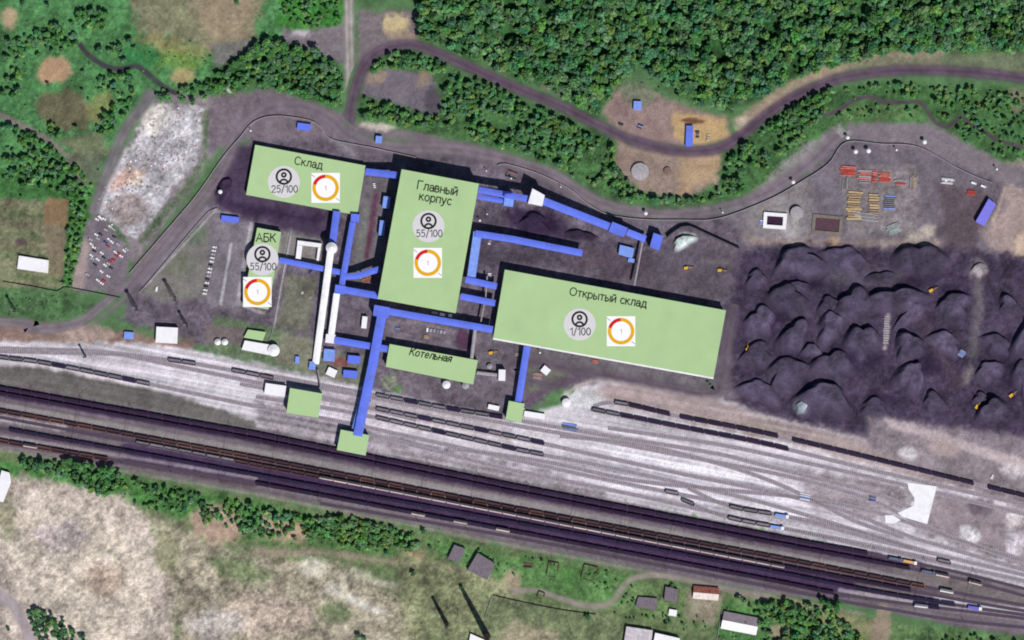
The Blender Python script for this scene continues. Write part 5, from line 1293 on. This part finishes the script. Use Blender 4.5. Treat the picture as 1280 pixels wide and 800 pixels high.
bar_stack('scrap_pile', 'pale blue scrap on the bare coal yard strip', 'scrap pile', 1202, 442, 9, 9, 30, [M_CONC, M_BLUEL], 6, 18)
bar_stack('concrete_blocks', 'rows of pale blocks in the middle of the coal yard', 'concrete blocks', 1108, 412, 8, 36, 4, [M_CONC], 12, 19, 1.0)
bar_stack('scrap_pile', 'blue and white scrap on the ballast west of the white slab', 'scrap pile', 1006, 621, 14, 8, 12, [M_WHITE, M_BLUEL, M_CONC], 6, 20)
bar_stack('scrap_pile', 'bluish scrap north-west of the white slab', 'scrap pile', 1091, 623, 10, 7, 10, [M_BLUED, M_CONC], 5, 21)
bar_stack('scrap_pile', 'bluish siding stores beside the long white cabin', 'scrap pile', 712, 534, 22, 9, 10, [M_BLUEL, M_CONC, M_STEEL], 7, 22)
bar_stack('block_row', 'white blocks along the southern wall of the main building', 'block row', 553, 393, 30, 4, 10, [M_WHITE, M_CONC], 3, 23, 1.5, False)
bar_stack('block_row', 'pale crates north of the boiler house', 'block row', 545, 414, 26, 5, 8, [M_WHITE, M_CONC, M_STEEL], 6, 24, 1.5, False)
bar_stack('rubble_pile', 'broken foundation with dark north wall, western of the village ruins', 'ruin', 660, 707, 12, 6, 5, [M_DARKST, M_BRICK], 3, 25, 1.4)
def ruin(label, cx, cy, w, h, deg):
    x, y = W(cx, cy); l, q = w * S / 2, h * S / 2
    t = thing('ruined_foundation', label, 'ruin', (x, y, 0), R(-deg))
    mt = mat('dark ruin wall', (92, 70, 66), 0.95, 0.3)
    for a in ((0, q, 2 * l, 0.7, 2.2), (-l, 0, 0.7, 2 * q - 0.8, 1.8), (l, 0.3 * q, 0.7, q, 1.2), (0, -q, 1.2 * l, 0.7, 0.8)):
        m = MB(); m.box(a[0], a[1], a[4] / 2 - 0.1, a[2], a[3], a[4]); m.build('broken_wall', mt, t)
ruin('roofless brick ruin south of the tracks, between two others', 691, 712, 13, 18, 8)
ruin('roofless brick ruin with pale rubble, east of the other ruins', 737, 716, 18, 18, 14)
ruin('small brick ring ruin on the village road', 676, 744, 8, 8, 20)
for k, (px, py, w, h, d, ms) in enumerate([(533, 421, 7, 4, 10, [M_TIMBER, M_CONC]), (497, 411, 7, 4, 5, [M_BLUEL, M_STEEL]), (646, 443, 6, 4, 8, [M_CONC]), (744, 452, 8, 4, 12, [M_RED2, M_CONC]), (655, 514, 3, 8, 5, [M_WHITE]), (612, 506, 9, 4, -15, [M_RED, M_DARKST]),
        (484, 492, 8, 5, 10, [M_CONC, M_STEEL]), (402, 436, 5, 6, 5, [M_CONC, M_TIMBER]), (612, 345, 5, 8, 5, [M_WHITE, M_CONC]), (612, 303, 4, 6, 20, [M_CONC, M_WHITE]), (468, 232, 3, 7, -10, [M_WHITE]), (388, 372, 4, 4, 0, [M_CONC]), (378, 366, 3, 3, 0, [M_WHITE]), (800, 158, 7, 6, 20, [M_DARKST, M_BLUEL]), (776, 155, 7, 4, 20, [M_DARKST, M_CONC]), (885, 172, 4, 10, 12, [M_CONC, M_TIMBER]), (872, 168, 5, 10, 0, [M_STEEL, M_DARKST]), (952, 278, 5, 6, 10, [M_BLUEL, M_WHITE]), (1240, 596, 3, 6, 20, [M_WHITE])]):
    bar_stack('pallet_stack', 'small ' + ('upright ' if h > w else '') + {2: 'mixed', 1: 'plain'}[len(ms)] + ' stack of stores ' + ('on the grass ' if py == 366 else '') + where(px, py), 'pallet stack', px, py, w, h, d, ms, 3, 60 + k, 1.5)
# big white slab
x, y = W(1148, 628)
m = MB(x, y, 0)
m.prism([W(a, b) for a, b in [(1134, 603), (1171, 608), (1159, 655), (1128, 646), (1122, 641), (1142, 632), (1143, 622), (1136, 612)]], -0.2, 0.5)
o = m.build('white_slab', M_WHITE); tag(o, 'big notched white slab on the bare ground below the coal yard', 'slab')
m = MB(*W(1116, 648), 0); m.prism([W(a, b) for a, b in [(1106, 644), (1116, 644), (1126, 650), (1118, 654), (1107, 654)]], -0.2, 0.4)
tag(m.build('white_slab', M_WHITE), 'small white slab west of the big notched one', 'slab')

# ------------------------------------------------------------------ coal heaps
HMAT = attr_mat('heaped coal', 0.95, 0.7, 0.2)
def heap(cx, cy, rx, ry, deg, h, seed, tone, name, label, cat, group=None, asym=0.35):
    na, nr = 48, 16
    rs = np.random.RandomState(seed)
    ang = np.linspace(0, 2 * np.pi, na, endpoint=False)
    wob = 1 + 0.2 * np.sin(ang * 2 + rs.rand() * 6) + 0.14 * np.sin(ang * 3 + rs.rand() * 6) + 0.09 * np.sin(ang * 5 + rs.rand() * 6)
    rad = np.linspace(0, 1, nr)
    A, Rr = np.meshgrid(ang, rad)
    wv = wob[None, :] * (1 - 0.0 * Rr)
    lx = Rr * wv * rx * S * np.cos(A); ly = Rr * wv * ry * S * np.sin(A)
    tt = np.clip((Rr - 0.48) / 0.52, 0, 1)
    z = h * (1 - tt * tt * (3 - 2 * tt))
    # long gentle southern ramp, steep northern face
    ly = ly + asym * z / h * ry * S * 1.25
    c, s = math.cos(R(-deg)), math.sin(R(-deg))
    wx, wy = lx * c - ly * s, lx * s + ly * c
    n = fbm(wx / 7 + seed * 3.1, wy / 7, 200 + seed, 4) - 0.5; n2 = fbm(wx / 2.2 + seed, wy / 2.2, 300 + seed, 3) - 0.5
    z = z + (n * 0.42 * h + n2 * 0.6) * np.clip((1 - Rr) * 3, 0, 1)
    z[-1] = -0.6
    x, y = W(cx, cy); z0 = gz(cx, cy)
    v = np.stack([wx, wy, z], -1).reshape(-1, 3)
    idx = np.arange(na * nr).reshape(nr, na)
    nxt = np.roll(idx, -1, axis=1)
    q = np.stack([idx[:-1], idx[1:], nxt[1:], nxt[:-1]], -1).reshape(-1, 4)
    me = np_mesh(name, v, q, HMAT)
    col = np.array(tone)[None] * ((1 + 0.5 * n + 0.4 * n2) * (0.72 + 0.5 * fbm(wx / 14 + seed, wy / 10 - seed, 400 + seed, 3))).reshape(-1, 1)
    gc = bil(G, cx + v[:, 0] / S, cy - v[:, 1] / S)
    w = (np.clip((Rr - 0.62) / 0.33, 0, 1) ** 1.2).reshape(-1, 1)
    set_tone(me, srgb2lin(col * (1 - w) + gc * w) * K)
    me.polygons.foreach_set('use_smooth', np.ones(len(q), bool))
    o = bpy.data.objects.new(name, me); COL.objects.link(o); o.location = (x, y, z0)
    return tag(o, label, cat, group)
HEAPS = [(1000, 331, 26, 16, 0, 10), (1058, 330, 24, 15, 5, 8), (1152, 330, 27, 17, -10, 11), (985, 378, 26, 17, 0, 10), (1066, 386, 26, 17, 0, 16), (1122, 378, 30, 14, -14, 9),
         (1036, 384, 14, 10, 0, 7), (1140, 395, 24, 7, -25, 7), (1192, 386, 22, 14, 0, 8), (990, 425, 13, 24, 25, 11), (1036, 412, 18, 18, 20, 10), (1076, 430, 18, 17, -10, 11), (1040, 462, 26, 18, 10, 11),
         (1136, 436, 18, 12, 0, 9), (1180, 430, 20, 14, 0, 8), (985, 470, 26, 16, 0, 10), (1030, 502, 26, 18, 15, 16), (1136, 475, 14, 20, 20, 10), (1168, 503, 15, 10, 0, 8), (1240, 515, 15, 13, 0, 11), (1245, 432, 20, 11, 0, 8),
         (1236, 466, 15, 10, 0, 8), (1282, 430, 12, 30, 0, 12), (1282, 480, 12, 22, 0, 10), (950, 405, 18, 14, 0, 8), (945, 446, 18, 13, 0, 8), (948, 492, 22, 12, 10, 8), (1000, 360, 14, 7, 0, 6), (1092, 512, 18, 10, 0, 8), (945, 350, 14, 9, 0, 6), (1262, 385, 14, 10, 0, 8), (1100, 350, 18, 8, 0, 5), (1225, 500, 10, 8, 0, 6), (1014, 440, 11, 9, 0, 7)]
seen = {}
for i, (cx, cy, rx, ry, d, h) in enumerate(HEAPS):
    size = 'broad' if rx * ry > 380 else ('small' if rx * ry < 160 else 'middling')
    shp = 'ridge shaped' if max(rx, ry) / min(rx, ry) > 1.9 else 'rounded'
    lab = f"{size} {shp} dark coal heap " + where(cx, cy)
    if lab in seen:
        lab = f"{size} {shp} dark coal heap, {'eastern' if cx > seen[lab][0] else 'western'} one, " + where(cx, cy)
    k = 2
    base = lab
    while lab in seen: lab = base.replace('one,', 'one ' + ['', '', 'farther out', 'farthest out'][min(k, 3)] + ','); k += 1
    seen[lab] = (cx, cy)
    tn = rnd.uniform(0.9, 1.15)
    heap(cx, cy, rx * rnd.uniform(1.1, 1.45), ry * rnd.uniform(1.15, 1.5), d + rnd.uniform(-18, 18), h * rnd.uniform(0.45, 0.95), i, (80 * tn, 72 * tn, 92 * tn), 'coal_heap', lab, 'coal heap', 'heaps of the coal yard')
heap(1002, 510, 9, 9, 0, 5, 90, (150, 160, 172), 'ash_heap', 'whitish ash heap at the southern edge of the coal yard', 'ash heap')
heap(855, 304, 15, 10, -20, 4, 91, (196, 208, 206), 'ash_heap', 'pale greenish white dump heap beside the kinked retaining wall', 'ash heap')
heap(1222, 338, 11, 8, 0, 3, 92, (150, 142, 146), 'ash_heap', 'pale grey mound on the eastern edge of the coal yard', 'ash heap')
heap(280, 240, 12, 16, 20, 4, 93, (66, 50, 74), 'coal_heap', 'dark dusty bank curving west of the coal warehouse', 'coal heap')
heap(668, 280, 22, 12, 10, 5, 94, (52, 42, 64), 'coal_heap', 'dark coal spill south of the white transfer tower', 'coal heap')
heap(726, 296, 20, 8, 12, 4, 95, (56, 46, 66), 'coal_heap', 'low coal spill under the long north-eastern gallery', 'coal heap')
# rubble chunks scattered over the rubble field: nobody could count them
def rubble():
    m = MB(); rr = random.Random(5)
    poly = [(191, 129), (256, 136), (246, 205), (222, 228), (196, 270), (170, 300), (140, 285), (118, 262), (122, 245), (150, 200)]
    k = 0
    while k < 520:
        px, py = rr.uniform(115, 260), rr.uniform(128, 300)
        if sdf(poly, np.array([px]), np.array([py]))[0] > -2: continue
        if vnoise(np.array([px / 9.0]), np.array([py / 9.0]), 5)[0] < 0.5: continue
        x, y = W(px, py); s = rr.uniform(0.3, 1.0) ** 2 * 1.7 + 0.2
        m.box(x, y, gz(px, py) + s * 0.12, s, s * rr.uniform(0.5, 1), s * 0.6, rr.uniform(0, 3.1), rr.choice([0, 1, 1, 1, 1, 2, 3])); k += 1
    o = m.build('rubble', [M_WHITE, M_CONC, mat('brick rubble', (176, 130, 112), 0.9, 0.3), M_TAR]); tag(o, kind='stuff')
rubble()

# ------------------------------------------------------------------ trees
LMAT = attr_mat('leaves', 0.75)
def crown_arrays(seed, rad, hgt, n, tone, base=0.25):
    """leaf clumps spread through an uneven crown; returns verts, tris and a colour per face"""
    rs = np.random.RandomState(seed)
    nb = 6 + rs.randint(4)
    th = rs.rand(nb) * 2 * np.pi; rr = np.sqrt(rs.rand(nb)) * 0.62 * rad
    cen = np.stack([rr * np.cos(th), rr * np.sin(th), hgt * (base + 0.25 + 0.42 * rs.rand(nb) * (1 - 0.5 * rr / rad))], -1)
    cen[0] = (0, 0, hgt * 0.72)
    br = rad * (0.34 + 0.22 * rs.rand(nb))
    which = rs.randint(0, nb, n)
    d = rs.normal(size=(n, 3)); d /= np.linalg.norm(d, axis=1)[:, None]; d[:, 2] = np.abs(d[:, 2]) * 0.9 - 0.15
    p = cen[which] + d * (br[which] * (0.6 + 0.45 * rs.rand(n)))[:, None] * np.array([1, 1, 0.85])
    sz = rad * 0.13 * (0.7 + 0.8 * rs.rand(n)) + 0.22
    nrm = d * 0.8 + rs.normal(size=(n, 3)) * 0.45 + np.array([0, 0, 0.5]); nrm /= np.linalg.norm(nrm, axis=1)[:, None]
    ref = np.where(np.abs(nrm[:, 2:3]) > 0.9, np.array([[1.0, 0, 0]]), np.array([[0, 0, 1.0]]))
    u = np.cross(nrm, ref); u /= np.linalg.norm(u, axis=1)[:, None]; v = np.cross(nrm, u)
    a = rs.rand(n) * 6.28
    uu = u * np.cos(a)[:, None] + v * np.sin(a)[:, None]; vv = -u * np.sin(a)[:, None] + v * np.cos(a)[:, None]
    q = np.stack([p + uu * sz[:, None], p + vv * sz[:, None] * 0.8, p - uu * sz[:, None], p - vv * sz[:, None] * 0.7], 1)
    blobtone = 0.78 + 0.44 * rs.rand(nb)
    c = np.array(tone)[None] * (blobtone[which] * (0.8 + 0.4 * rs.rand(n)))[:, None]
    return q, c
TONES = [(0.078, 0.215, 0.066), (0.102, 0.245, 0.070), (0.070, 0.190, 0.070), (0.120, 0.255, 0.086), (0.058, 0.162, 0.060)]
def quads_mesh(name, q, c, m):
    n = len(q)
    me = np_mesh(name, q.reshape(-1, 3), np.arange(n * 4).reshape(n, 4), m)
    set_tone(me, np.repeat(c, 4, axis=0))
    return me
def trunk_mesh(h, r):
    m = MB(); m.frustum(0, 0, -0.4, h, r, r * 0.35, 6)
    for i in range(3):
        a = i * 2.1; m.beam((0, 0, h * 0.55), (math.cos(a) * h * 0.3, math.sin(a) * h * 0.3, h * 0.95), r * 0.5)
    return m.mesh('trunk', [M_TRUNK])
TV = []
for i in range(15):
    R0 = 4.0; H0 = 9.0
    q, c = crown_arrays(500 + i, R0, H0, 230, np.array(TONES[i % 5]) * np.array([0.85 + 0.35 * ((i * 7) % 5) / 4, 0.9 + 0.2 * ((i * 3) % 5) / 4, 0.85 + 0.4 * ((i * 2) % 5) / 4]))
    TV.append((quads_mesh('crown', q, c, LMAT), trunk_mesh(6.0, 0.28)))
TNAME = ['mid green', 'fresh green', 'deep green', 'light green', 'dark green']
TREES = []   # (px, py, radius in metres, tone, group)
WOODT = []
def inpoly(poly, px, py): return sdf(poly, np.array([float(px)]), np.array([float(py)]))[0] < 0
def scatter(poly, sp, r0, r1, tones, group, to, dens=1.0, clump=0.0, seed=1):
    rr = random.Random(seed)
    xs = [p[0] for p in poly]; ys = [p[1] for p in poly]
    pts = []
    y = min(ys); row = 0
    while y < max(ys):
        x = min(xs) + (sp / 2 if row % 2 else 0)
        while x < max(xs):
            pts.append((x + rr.uniform(-0.45, 0.45) * sp, y + rr.uniform(-0.45, 0.45) * sp)); x += sp
        y += sp * 0.87; row += 1
    if not pts: return
    A = np.array(pts); d = sdf(poly, A[:, 0], A[:, 1]); nz = fbm(A[:, 0] / 22, A[:, 1] / 22, 700 + seed, 3)
    for (x, y), dd, n in zip(pts, d, nz):
        if dd > 0 or rr.random() > dens or n < clump: continue
        to.append((x, y, (r0 + (r1 - r0) * rr.random() ** 1.7 * 1.25) * (0.7 + 0.65 * n), rr.choice(tones), group))
NOROAD = [(smooth_line(r_[1], 8), r_[2] / 2 + 2.5) for r_ in ROADS] + [(smooth_line(r_[1], 8), r_[2] / 2 - 1.5) for r_ in STREAMS]
def clear_of_roads(T):
    px, py, r = T[0], T[1], T[2]
    for pl, w in NOROAD:
        if np.min(np.hypot(pl[:, 0] - px, pl[:, 1] - py)) < w + r / S * 0.45: return False
    return True
# the far wood
scatter(WOOD, 5.8, 2.3, 4.9, [0, 2, 4, 1, 2, 0], 'wood', WOODT, 0.96, 0.31, 1)
scatter([(640, 82), (760, 90), (790, 75), (770, 112), (745, 145), (700, 118)], 6, 1.4, 2.2, [1, 0, 3], 'wood', WOODT, 0.6, 0.3, 21)
scatter([(1020, 60), (1280, 45), (1280, 66), (1120, 66), (1030, 86)], 6, 1.8, 2.8, [0, 1], 'wood', WOODT, 0.7, 0.3, 22)
scatter([(365, -60), (434, -60), (432, 30), (380, 36), (350, 20)], 7, 1.6, 2.8, [1, 0, 3], 'trees beside the north road', WOODT, 0.8, 0.3, 23)
# belts of bushes and trees
scatter([(247, 112), (300, 72), (335, 50), (395, 62), (432, 90), (428, 134), (395, 128), (335, 106), (280, 116)], 6.8, 2.6, 4.4, [0, 2, 0, 1], 'trees between the stream and the plant road', TREES, 0.9, 0.25, 2)
scatter([(455, 78), (490, 66), (530, 62), (565, 78), (560, 92), (530, 90), (480, 84), (462, 94)], 6.5, 2.4, 3.8, [1, 0], 'trees along the haul road', TREES, 0.95, 0.15, 3)
scatter([(448, 120), (490, 130), (545, 148), (560, 98), (600, 100), (650, 124), (700, 148), (770, 185), (775, 215), (800, 244), (870, 250), (905, 235), (915, 192), (960, 150), (1010, 122), (1040, 112), (1030, 142), (1000, 175), (960, 215), (915, 246), (850, 264), (790, 262), (730, 226), (650, 190), (560, 166), (500, 156), (455, 148)],
        6.4, 2.2, 3.7, [0, 1, 0, 3, 2], 'trees between the haul road and the plant fence', TREES, 0.88, 0.36, 4)
scatter([(1040, 112), (1100, 104), (1230, 112), (1280, 120), (1280, 140), (1200, 140), (1160, 124), (1100, 116)], 6.4, 1.5, 2.8, [1, 3, 0], 'shrubs beside the eastern stream', TREES, 0.85, 0.34, 5)
scatter([(1030, 150), (1062, 140), (1090, 128), (1150, 134), (1150, 148), (1060, 150)], 6.4, 1.2, 2.0, [1, 0], 'shrubs beside the eastern stream', TREES, 0.6, 0.35, 72)
scatter([(1165, 120), (1285, 140), (1285, 200), (1255, 195), (1200, 165), (1170, 150)], 7, 1.3, 2.4, [1, 0, 2], 'shrubs beside the eastern stream', TREES, 0.6, 0.4, 73)
scatter([(1180, 165), (1215, 165), (1260, 190), (1250, 200), (1200, 172)], 9, 1.4, 2.4, [1, 2], 'shrubs beside the eastern stream', TREES, 0.6, 0.4, 6)
# north-west meadow
for poly, g, s in (([(5, 60), (20, 45), (75, 28), (80, 42), (110, 50), (90, 62), (40, 70), (10, 80)], 'trees in the north-west meadow', 31), ([(95, 15), (135, 15), (130, 45), (100, 45)], 'trees in the north-west meadow', 32),
                ([(120, 95), (160, 85), (180, 95), (195, 112), (180, 128), (150, 160), (130, 175), (118, 165), (145, 125), (125, 118)], 'trees along the grey stream', 33), ([(195, 118), (250, 104), (265, 112), (255, 130), (200, 128)], 'trees along the grey stream', 34),
                ([(120, 62), (150, 55), (160, 80), (135, 72)], 'trees along the grey stream', 35), ([(4, 150), (60, 175), (110, 215), (105, 250), (4, 225)], 'trees north of the gardens', 36), ([(4, 80), (30, 90), (25, 130), (4, 130)], 'trees in the north-west meadow', 37),
                ([(60, 150), (115, 155), (105, 178), (60, 168)], 'trees north of the gardens', 38)):
    scatter(poly, 7.2, 2.0, 3.7, [0, 2, 0, 1], g, TREES, 0.85, 0.34, s)
scatter([(88, 255), (116, 228), (111, 262), (92, 360), (80, 358)], 6, 1.7, 2.6, [1, 0, 3], 'hedge trees between the gardens and the car park', TREES, 0.85, 0.2, 7)
for px, py, r in ((162, 53, 4.0), (168, 60, 2.6), (60, 106, 2.5), (103, 113, 2.2), (111, 125, 1.8), (104, 90, 2.3), (27, 246, 2.3), (185, 282, 0), (169, 341, 1.8), (8, 72, 3.6), (72, 34, 4.0), (30, 6, 3.2), (60, 8, 3), (90, 30, 3), (297, 4, 3), (20, 302, 0)):
    if r: TREES.append((px, py, r, 2, 'lone trees in the meadow and gardens'))
# south bank
scatter([(26, 572), (90, 578), (150, 592), (150, 618), (120, 618), (80, 595), (30, 590)], 6.5, 2.4, 3.8, [0, 2, 1], 'trees below the southern tracks', TREES, 0.95, 0.15, 8)
for px in (88, 98, 108, 118, 130, 140): TREES.append((px, 578 + (px - 88) * 0.18, 4.6, 0, 'tall trees below the southern tracks'))
scatter([(150, 600), (330, 634), (420, 650), (405, 680), (320, 672), (230, 650), (170, 632)], 6.2, 1.7, 3.1, [1, 0, 2, 3], 'trees below the southern tracks', TREES, 0.85, 0.38, 9)
scatter([(400, 645), (440, 645), (520, 668), (525, 685), (480, 692), (430, 682), (408, 668)], 5.6, 2.0, 3.2, [1, 3, 1], 'bright green thicket below the tracks', TREES, 0.95, 0.1, 10)
for px, py, r in ((530, 664, 3.2), (537, 684, 2.2), (517, 717, 3.2), (448, 795, 3.0), (455, 798, 2.4), (735, 771, 3.2), (837, 777, 2.8), (840, 732, 2.2), (577, 734, 2.0), (70, 793, 2.6), (80, 792, 2.4), (47, 775, 2.8), (10, 786, 2.2)):
    TREES.append((px, py, r, 4, 'lone trees on the southern slope'))
scatter([(770, 735), (790, 732), (795, 755), (780, 762)], 7, 1.3, 2.2, [1, 0], 'village bushes', TREES, 0.9, 0.1, 12)
scatter([(545, 675), (700, 700), (800, 724), (770, 740), (660, 725), (560, 700)], 9, 1.0, 1.9, [1, 0, 3], 'village bushes', TREES, 0.3, 0.4, 71)
scatter([(760, 765), (890, 770), (880, 792), (840, 785), (770, 778)], 8, 1.2, 2.2, [1, 0, 2], 'village bushes', TREES, 0.6, 0.4, 13)
scatter([(915, 745), (960, 748), (1030, 760), (1080, 795), (1080, 815), (960, 815), (950, 770)], 6.6, 2.4, 4.0, [1, 0, 3], 'trees beside the long village house', TREES, 0.85, 0.26, 14)
for px, py in ((1026, 752), (1036, 756), (1044, 762), (1048, 754)): TREES.append((px, py, 4.4, 0, 'tall trees beside the long village house'))
scatter([(1180, 792), (1280, 800), (1280, 830), (1180, 830)], 8, 1.5, 2.6, [0, 1], 'trees in the south-east corner', TREES, 0.7, 0.3, 15)
scatter([(20, 765), (60, 760), (110, 800), (60, 810)], 6, 2.2, 3.4, [0, 2], 'trees in the south-west corner', TREES, 0.9, 0.25, 16)
for px, py in ((885, 478), (888, 482)): TREES.append((px, py, 1.6, 2, 'lone trees by the open warehouse'))
blockers = [(800, 214.5, 15), (834, 214, 8), (797, 131, 10), (861, 170, 18)]
def ok(T): return clear_of_roads(T) and all(math.hypot(T[0] - a, T[1] - b) > c for a, b, c in blockers)
TREES = [T for T in TREES if ok(T)]; WOODT = [T for T in WOODT if ok(T)]
prior = {'lone trees in the meadow and gardens', 'lone trees on the southern slope', 'tall trees below the southern tracks', 'tall trees beside the long village house', 'lone trees by the open warehouse', 'village bushes'}
TREES.sort(key=lambda T: (0 if T[4] in prior else 1, -T[2]))
rest = TREES[298:]; TREES = TREES[:298]
labs = {}
items = []
for T in TREES:
    px, py, r, tn, g = T
    size = 'tall' if r > 4 else ('large' if r > 2.9 else ('medium' if r > 2.2 else 'small'))
    lab = f"{size} {TNAME[tn]} tree " + where(px, py)
    labs.setdefault(lab, []).append((px, py)); items.append((T, lab, len(labs[lab])))
for T, lab, k in items:
    px, py, r, tn, g = T
    same = labs[lab]; grp = g
    if len(same) > 1:
        order = sorted(same); i = order.index((px, py)) + 1
        head, tail = lab.split(' tree ', 1)
        lab = f"{ordinal(i)} {head} tree from the west " + tail
    vi = rnd.choice([tn, tn + 5, tn + 10])
    cm, tm = TV[vi]
    t = thing('broadleaf_tree', lab, 'tree', (*W(px, py), gz(px, py)), rnd.uniform(0, 6.28), grp)
    s = r / 4.0; t.scale = (s, s, s * (1.0 + rnd.uniform(0, 0.35)))
    o = bpy.data.objects.new('crown', cm); COL.objects.link(o); o.parent = t
    o = bpy.data.objects.new('trunk', tm); COL.objects.link(o); o.parent = t
def mass(name, lst, n, hf, seed):
    rs = np.random.RandomState(seed); Q, C = [], []
    lib = [crown_arrays(900 + i, 1.0, 2.0 * hf, n, (1, 1, 1)) for i in range(24)]
    for px, py, r, tn, g in lst:
        q, c = lib[rs.randint(24)]; a = rs.rand() * 6.28; ca, sa = math.cos(a), math.sin(a)
        k = r * np.array([0.9 + 0.25 * rs.rand(), 0.9 + 0.25 * rs.rand(), 0.75 + 0.9 * rs.rand()])
        q2 = q * k
        q3 = np.stack([q2[..., 0] * ca - q2[..., 1] * sa, q2[..., 0] * sa + q2[..., 1] * ca, q2[..., 2]], -1)
        # leaf clumps keep their real size
        x, y = W(px, py); z = gz(px, py)
        Q.append(q3 + np.array([x, y, z])); C.append(c * np.array(TONES[tn]) * (0.75 + 0.6 * rs.rand()) * np.array([0.75 + 0.75 * rs.rand(), 1.0, 0.7 + 0.9 * rs.rand()]))
    me = quads_mesh(name, np.concatenate(Q), np.concatenate(C), LMAT)
    o = bpy.data.objects.new(name, me); COL.objects.link(o)
    tag(o, kind='stuff')
mass('woodland', WOODT + rest, 120, 1.15, 3)
# low undergrowth that breaks up the green ground
UG = []
for poly, s in ((BELT, 41), ([(-20, 566), (120, 590), (320, 628), (500, 668), (500, 690), (420, 690), (300, 670), (200, 640), (40, 600)], 42), ([(-60, -60), (440, -60), (420, 40), (250, 105), (190, 125), (120, 240), (-60, 240)], 43), ([(520, 668), (800, 725), (780, 760), (560, 705)], 44),
                ([(905, 750), (1080, 800), (1060, 850), (890, 850)], 45), ([(1110, 775), (1290, 800), (1290, 840), (1110, 840)], 46), ([(640, 60), (870, 110), (915, 138), (850, 135), (760, 140), (700, 118)], 47), ([(-60, 362), (90, 372), (110, 388), (60, 400), (-60, 395)], 48), ([(250, 55), (430, 85), (425, 130), (270, 118)], 49),
                ([(600, 745), (780, 770), (780, 800), (600, 800)], 50), ([(215, 640), (520, 690), (520, 800), (230, 800)], 51)):
    dn = 0.15 if s in (43, 50) else (0.08 if s == 51 else 0.35)
    scatter(poly, 5.5, 0.6, 1.3, [1, 0, 3, 2], 'u', UG, dn, 0.45, s)
UG = [T for T in UG if ok(T)]
def openground(T):
    c = bil(G, np.array([T[0]]), np.array([T[1]]))[0]
    return c[1] > c[0] * 1.12
UG = [T for T in UG if openground(T)]
mass('undergrowth', UG, 26, 0.6, 4)

# ------------------------------------------------------------------ camera, light, sky
cam = bpy.data.cameras.new('camera'); co = bpy.data.objects.new('camera', cam); COL.objects.link(co)
co.location = (0, 0, CH); co.rotation_euler = (0, 0, 0)
cam.sensor_width = 36; cam.lens = 36 * CH / (1280 * S); cam.clip_start = 1; cam.clip_end = 40000
sc.camera = co
EL, AZ = 55.0, 152.0           # sun stands in the south-south-east
wd = bpy.data.worlds.new('World'); sc.world = wd; wd.use_nodes = True
nt = wd.node_tree; bg = nt.nodes['Background']
sky = nt.nodes.new('ShaderNodeTexSky'); sky.sky_type = 'NISHITA'; sky.sun_disc = False
sky.sun_elevation = R(EL); sky.sun_rotation = R(AZ); sky.air_density = 1.0; sky.dust_density = 0.6
nt.links.new(sky.outputs['Color'], bg.inputs['Color']); bg.inputs['Strength'].default_value = 0.06
sl = bpy.data.lights.new('sun', 'SUN'); so = bpy.data.objects.new('sun', sl); COL.objects.link(so)
sl.energy = 4.2; sl.angle = R(0.5); sl.color = (1.0, 0.965, 0.92)
from mathutils import Vector
dv = Vector((math.sin(R(AZ)) * math.cos(R(EL)), math.cos(R(AZ)) * math.cos(R(EL)), math.sin(R(EL))))
so.rotation_euler = dv.to_track_quat('Z', 'Y').to_euler(); so.location = dv * 500
sc.view_settings.view_transform = 'Standard'; sc.view_settings.look = 'None'
sc.view_settings.exposure = 0.0; sc.view_settings.gamma = 1.0; sc.view_settings.use_curve_mapping = False
sc.render.filter_size = 1.5
sc.cycles.pixel_filter_type = 'BLACKMAN_HARRIS'; sc.cycles.filter_width = 1.9
sc.cycles.max_bounces = 4; sc.cycles.diffuse_bounces = 2
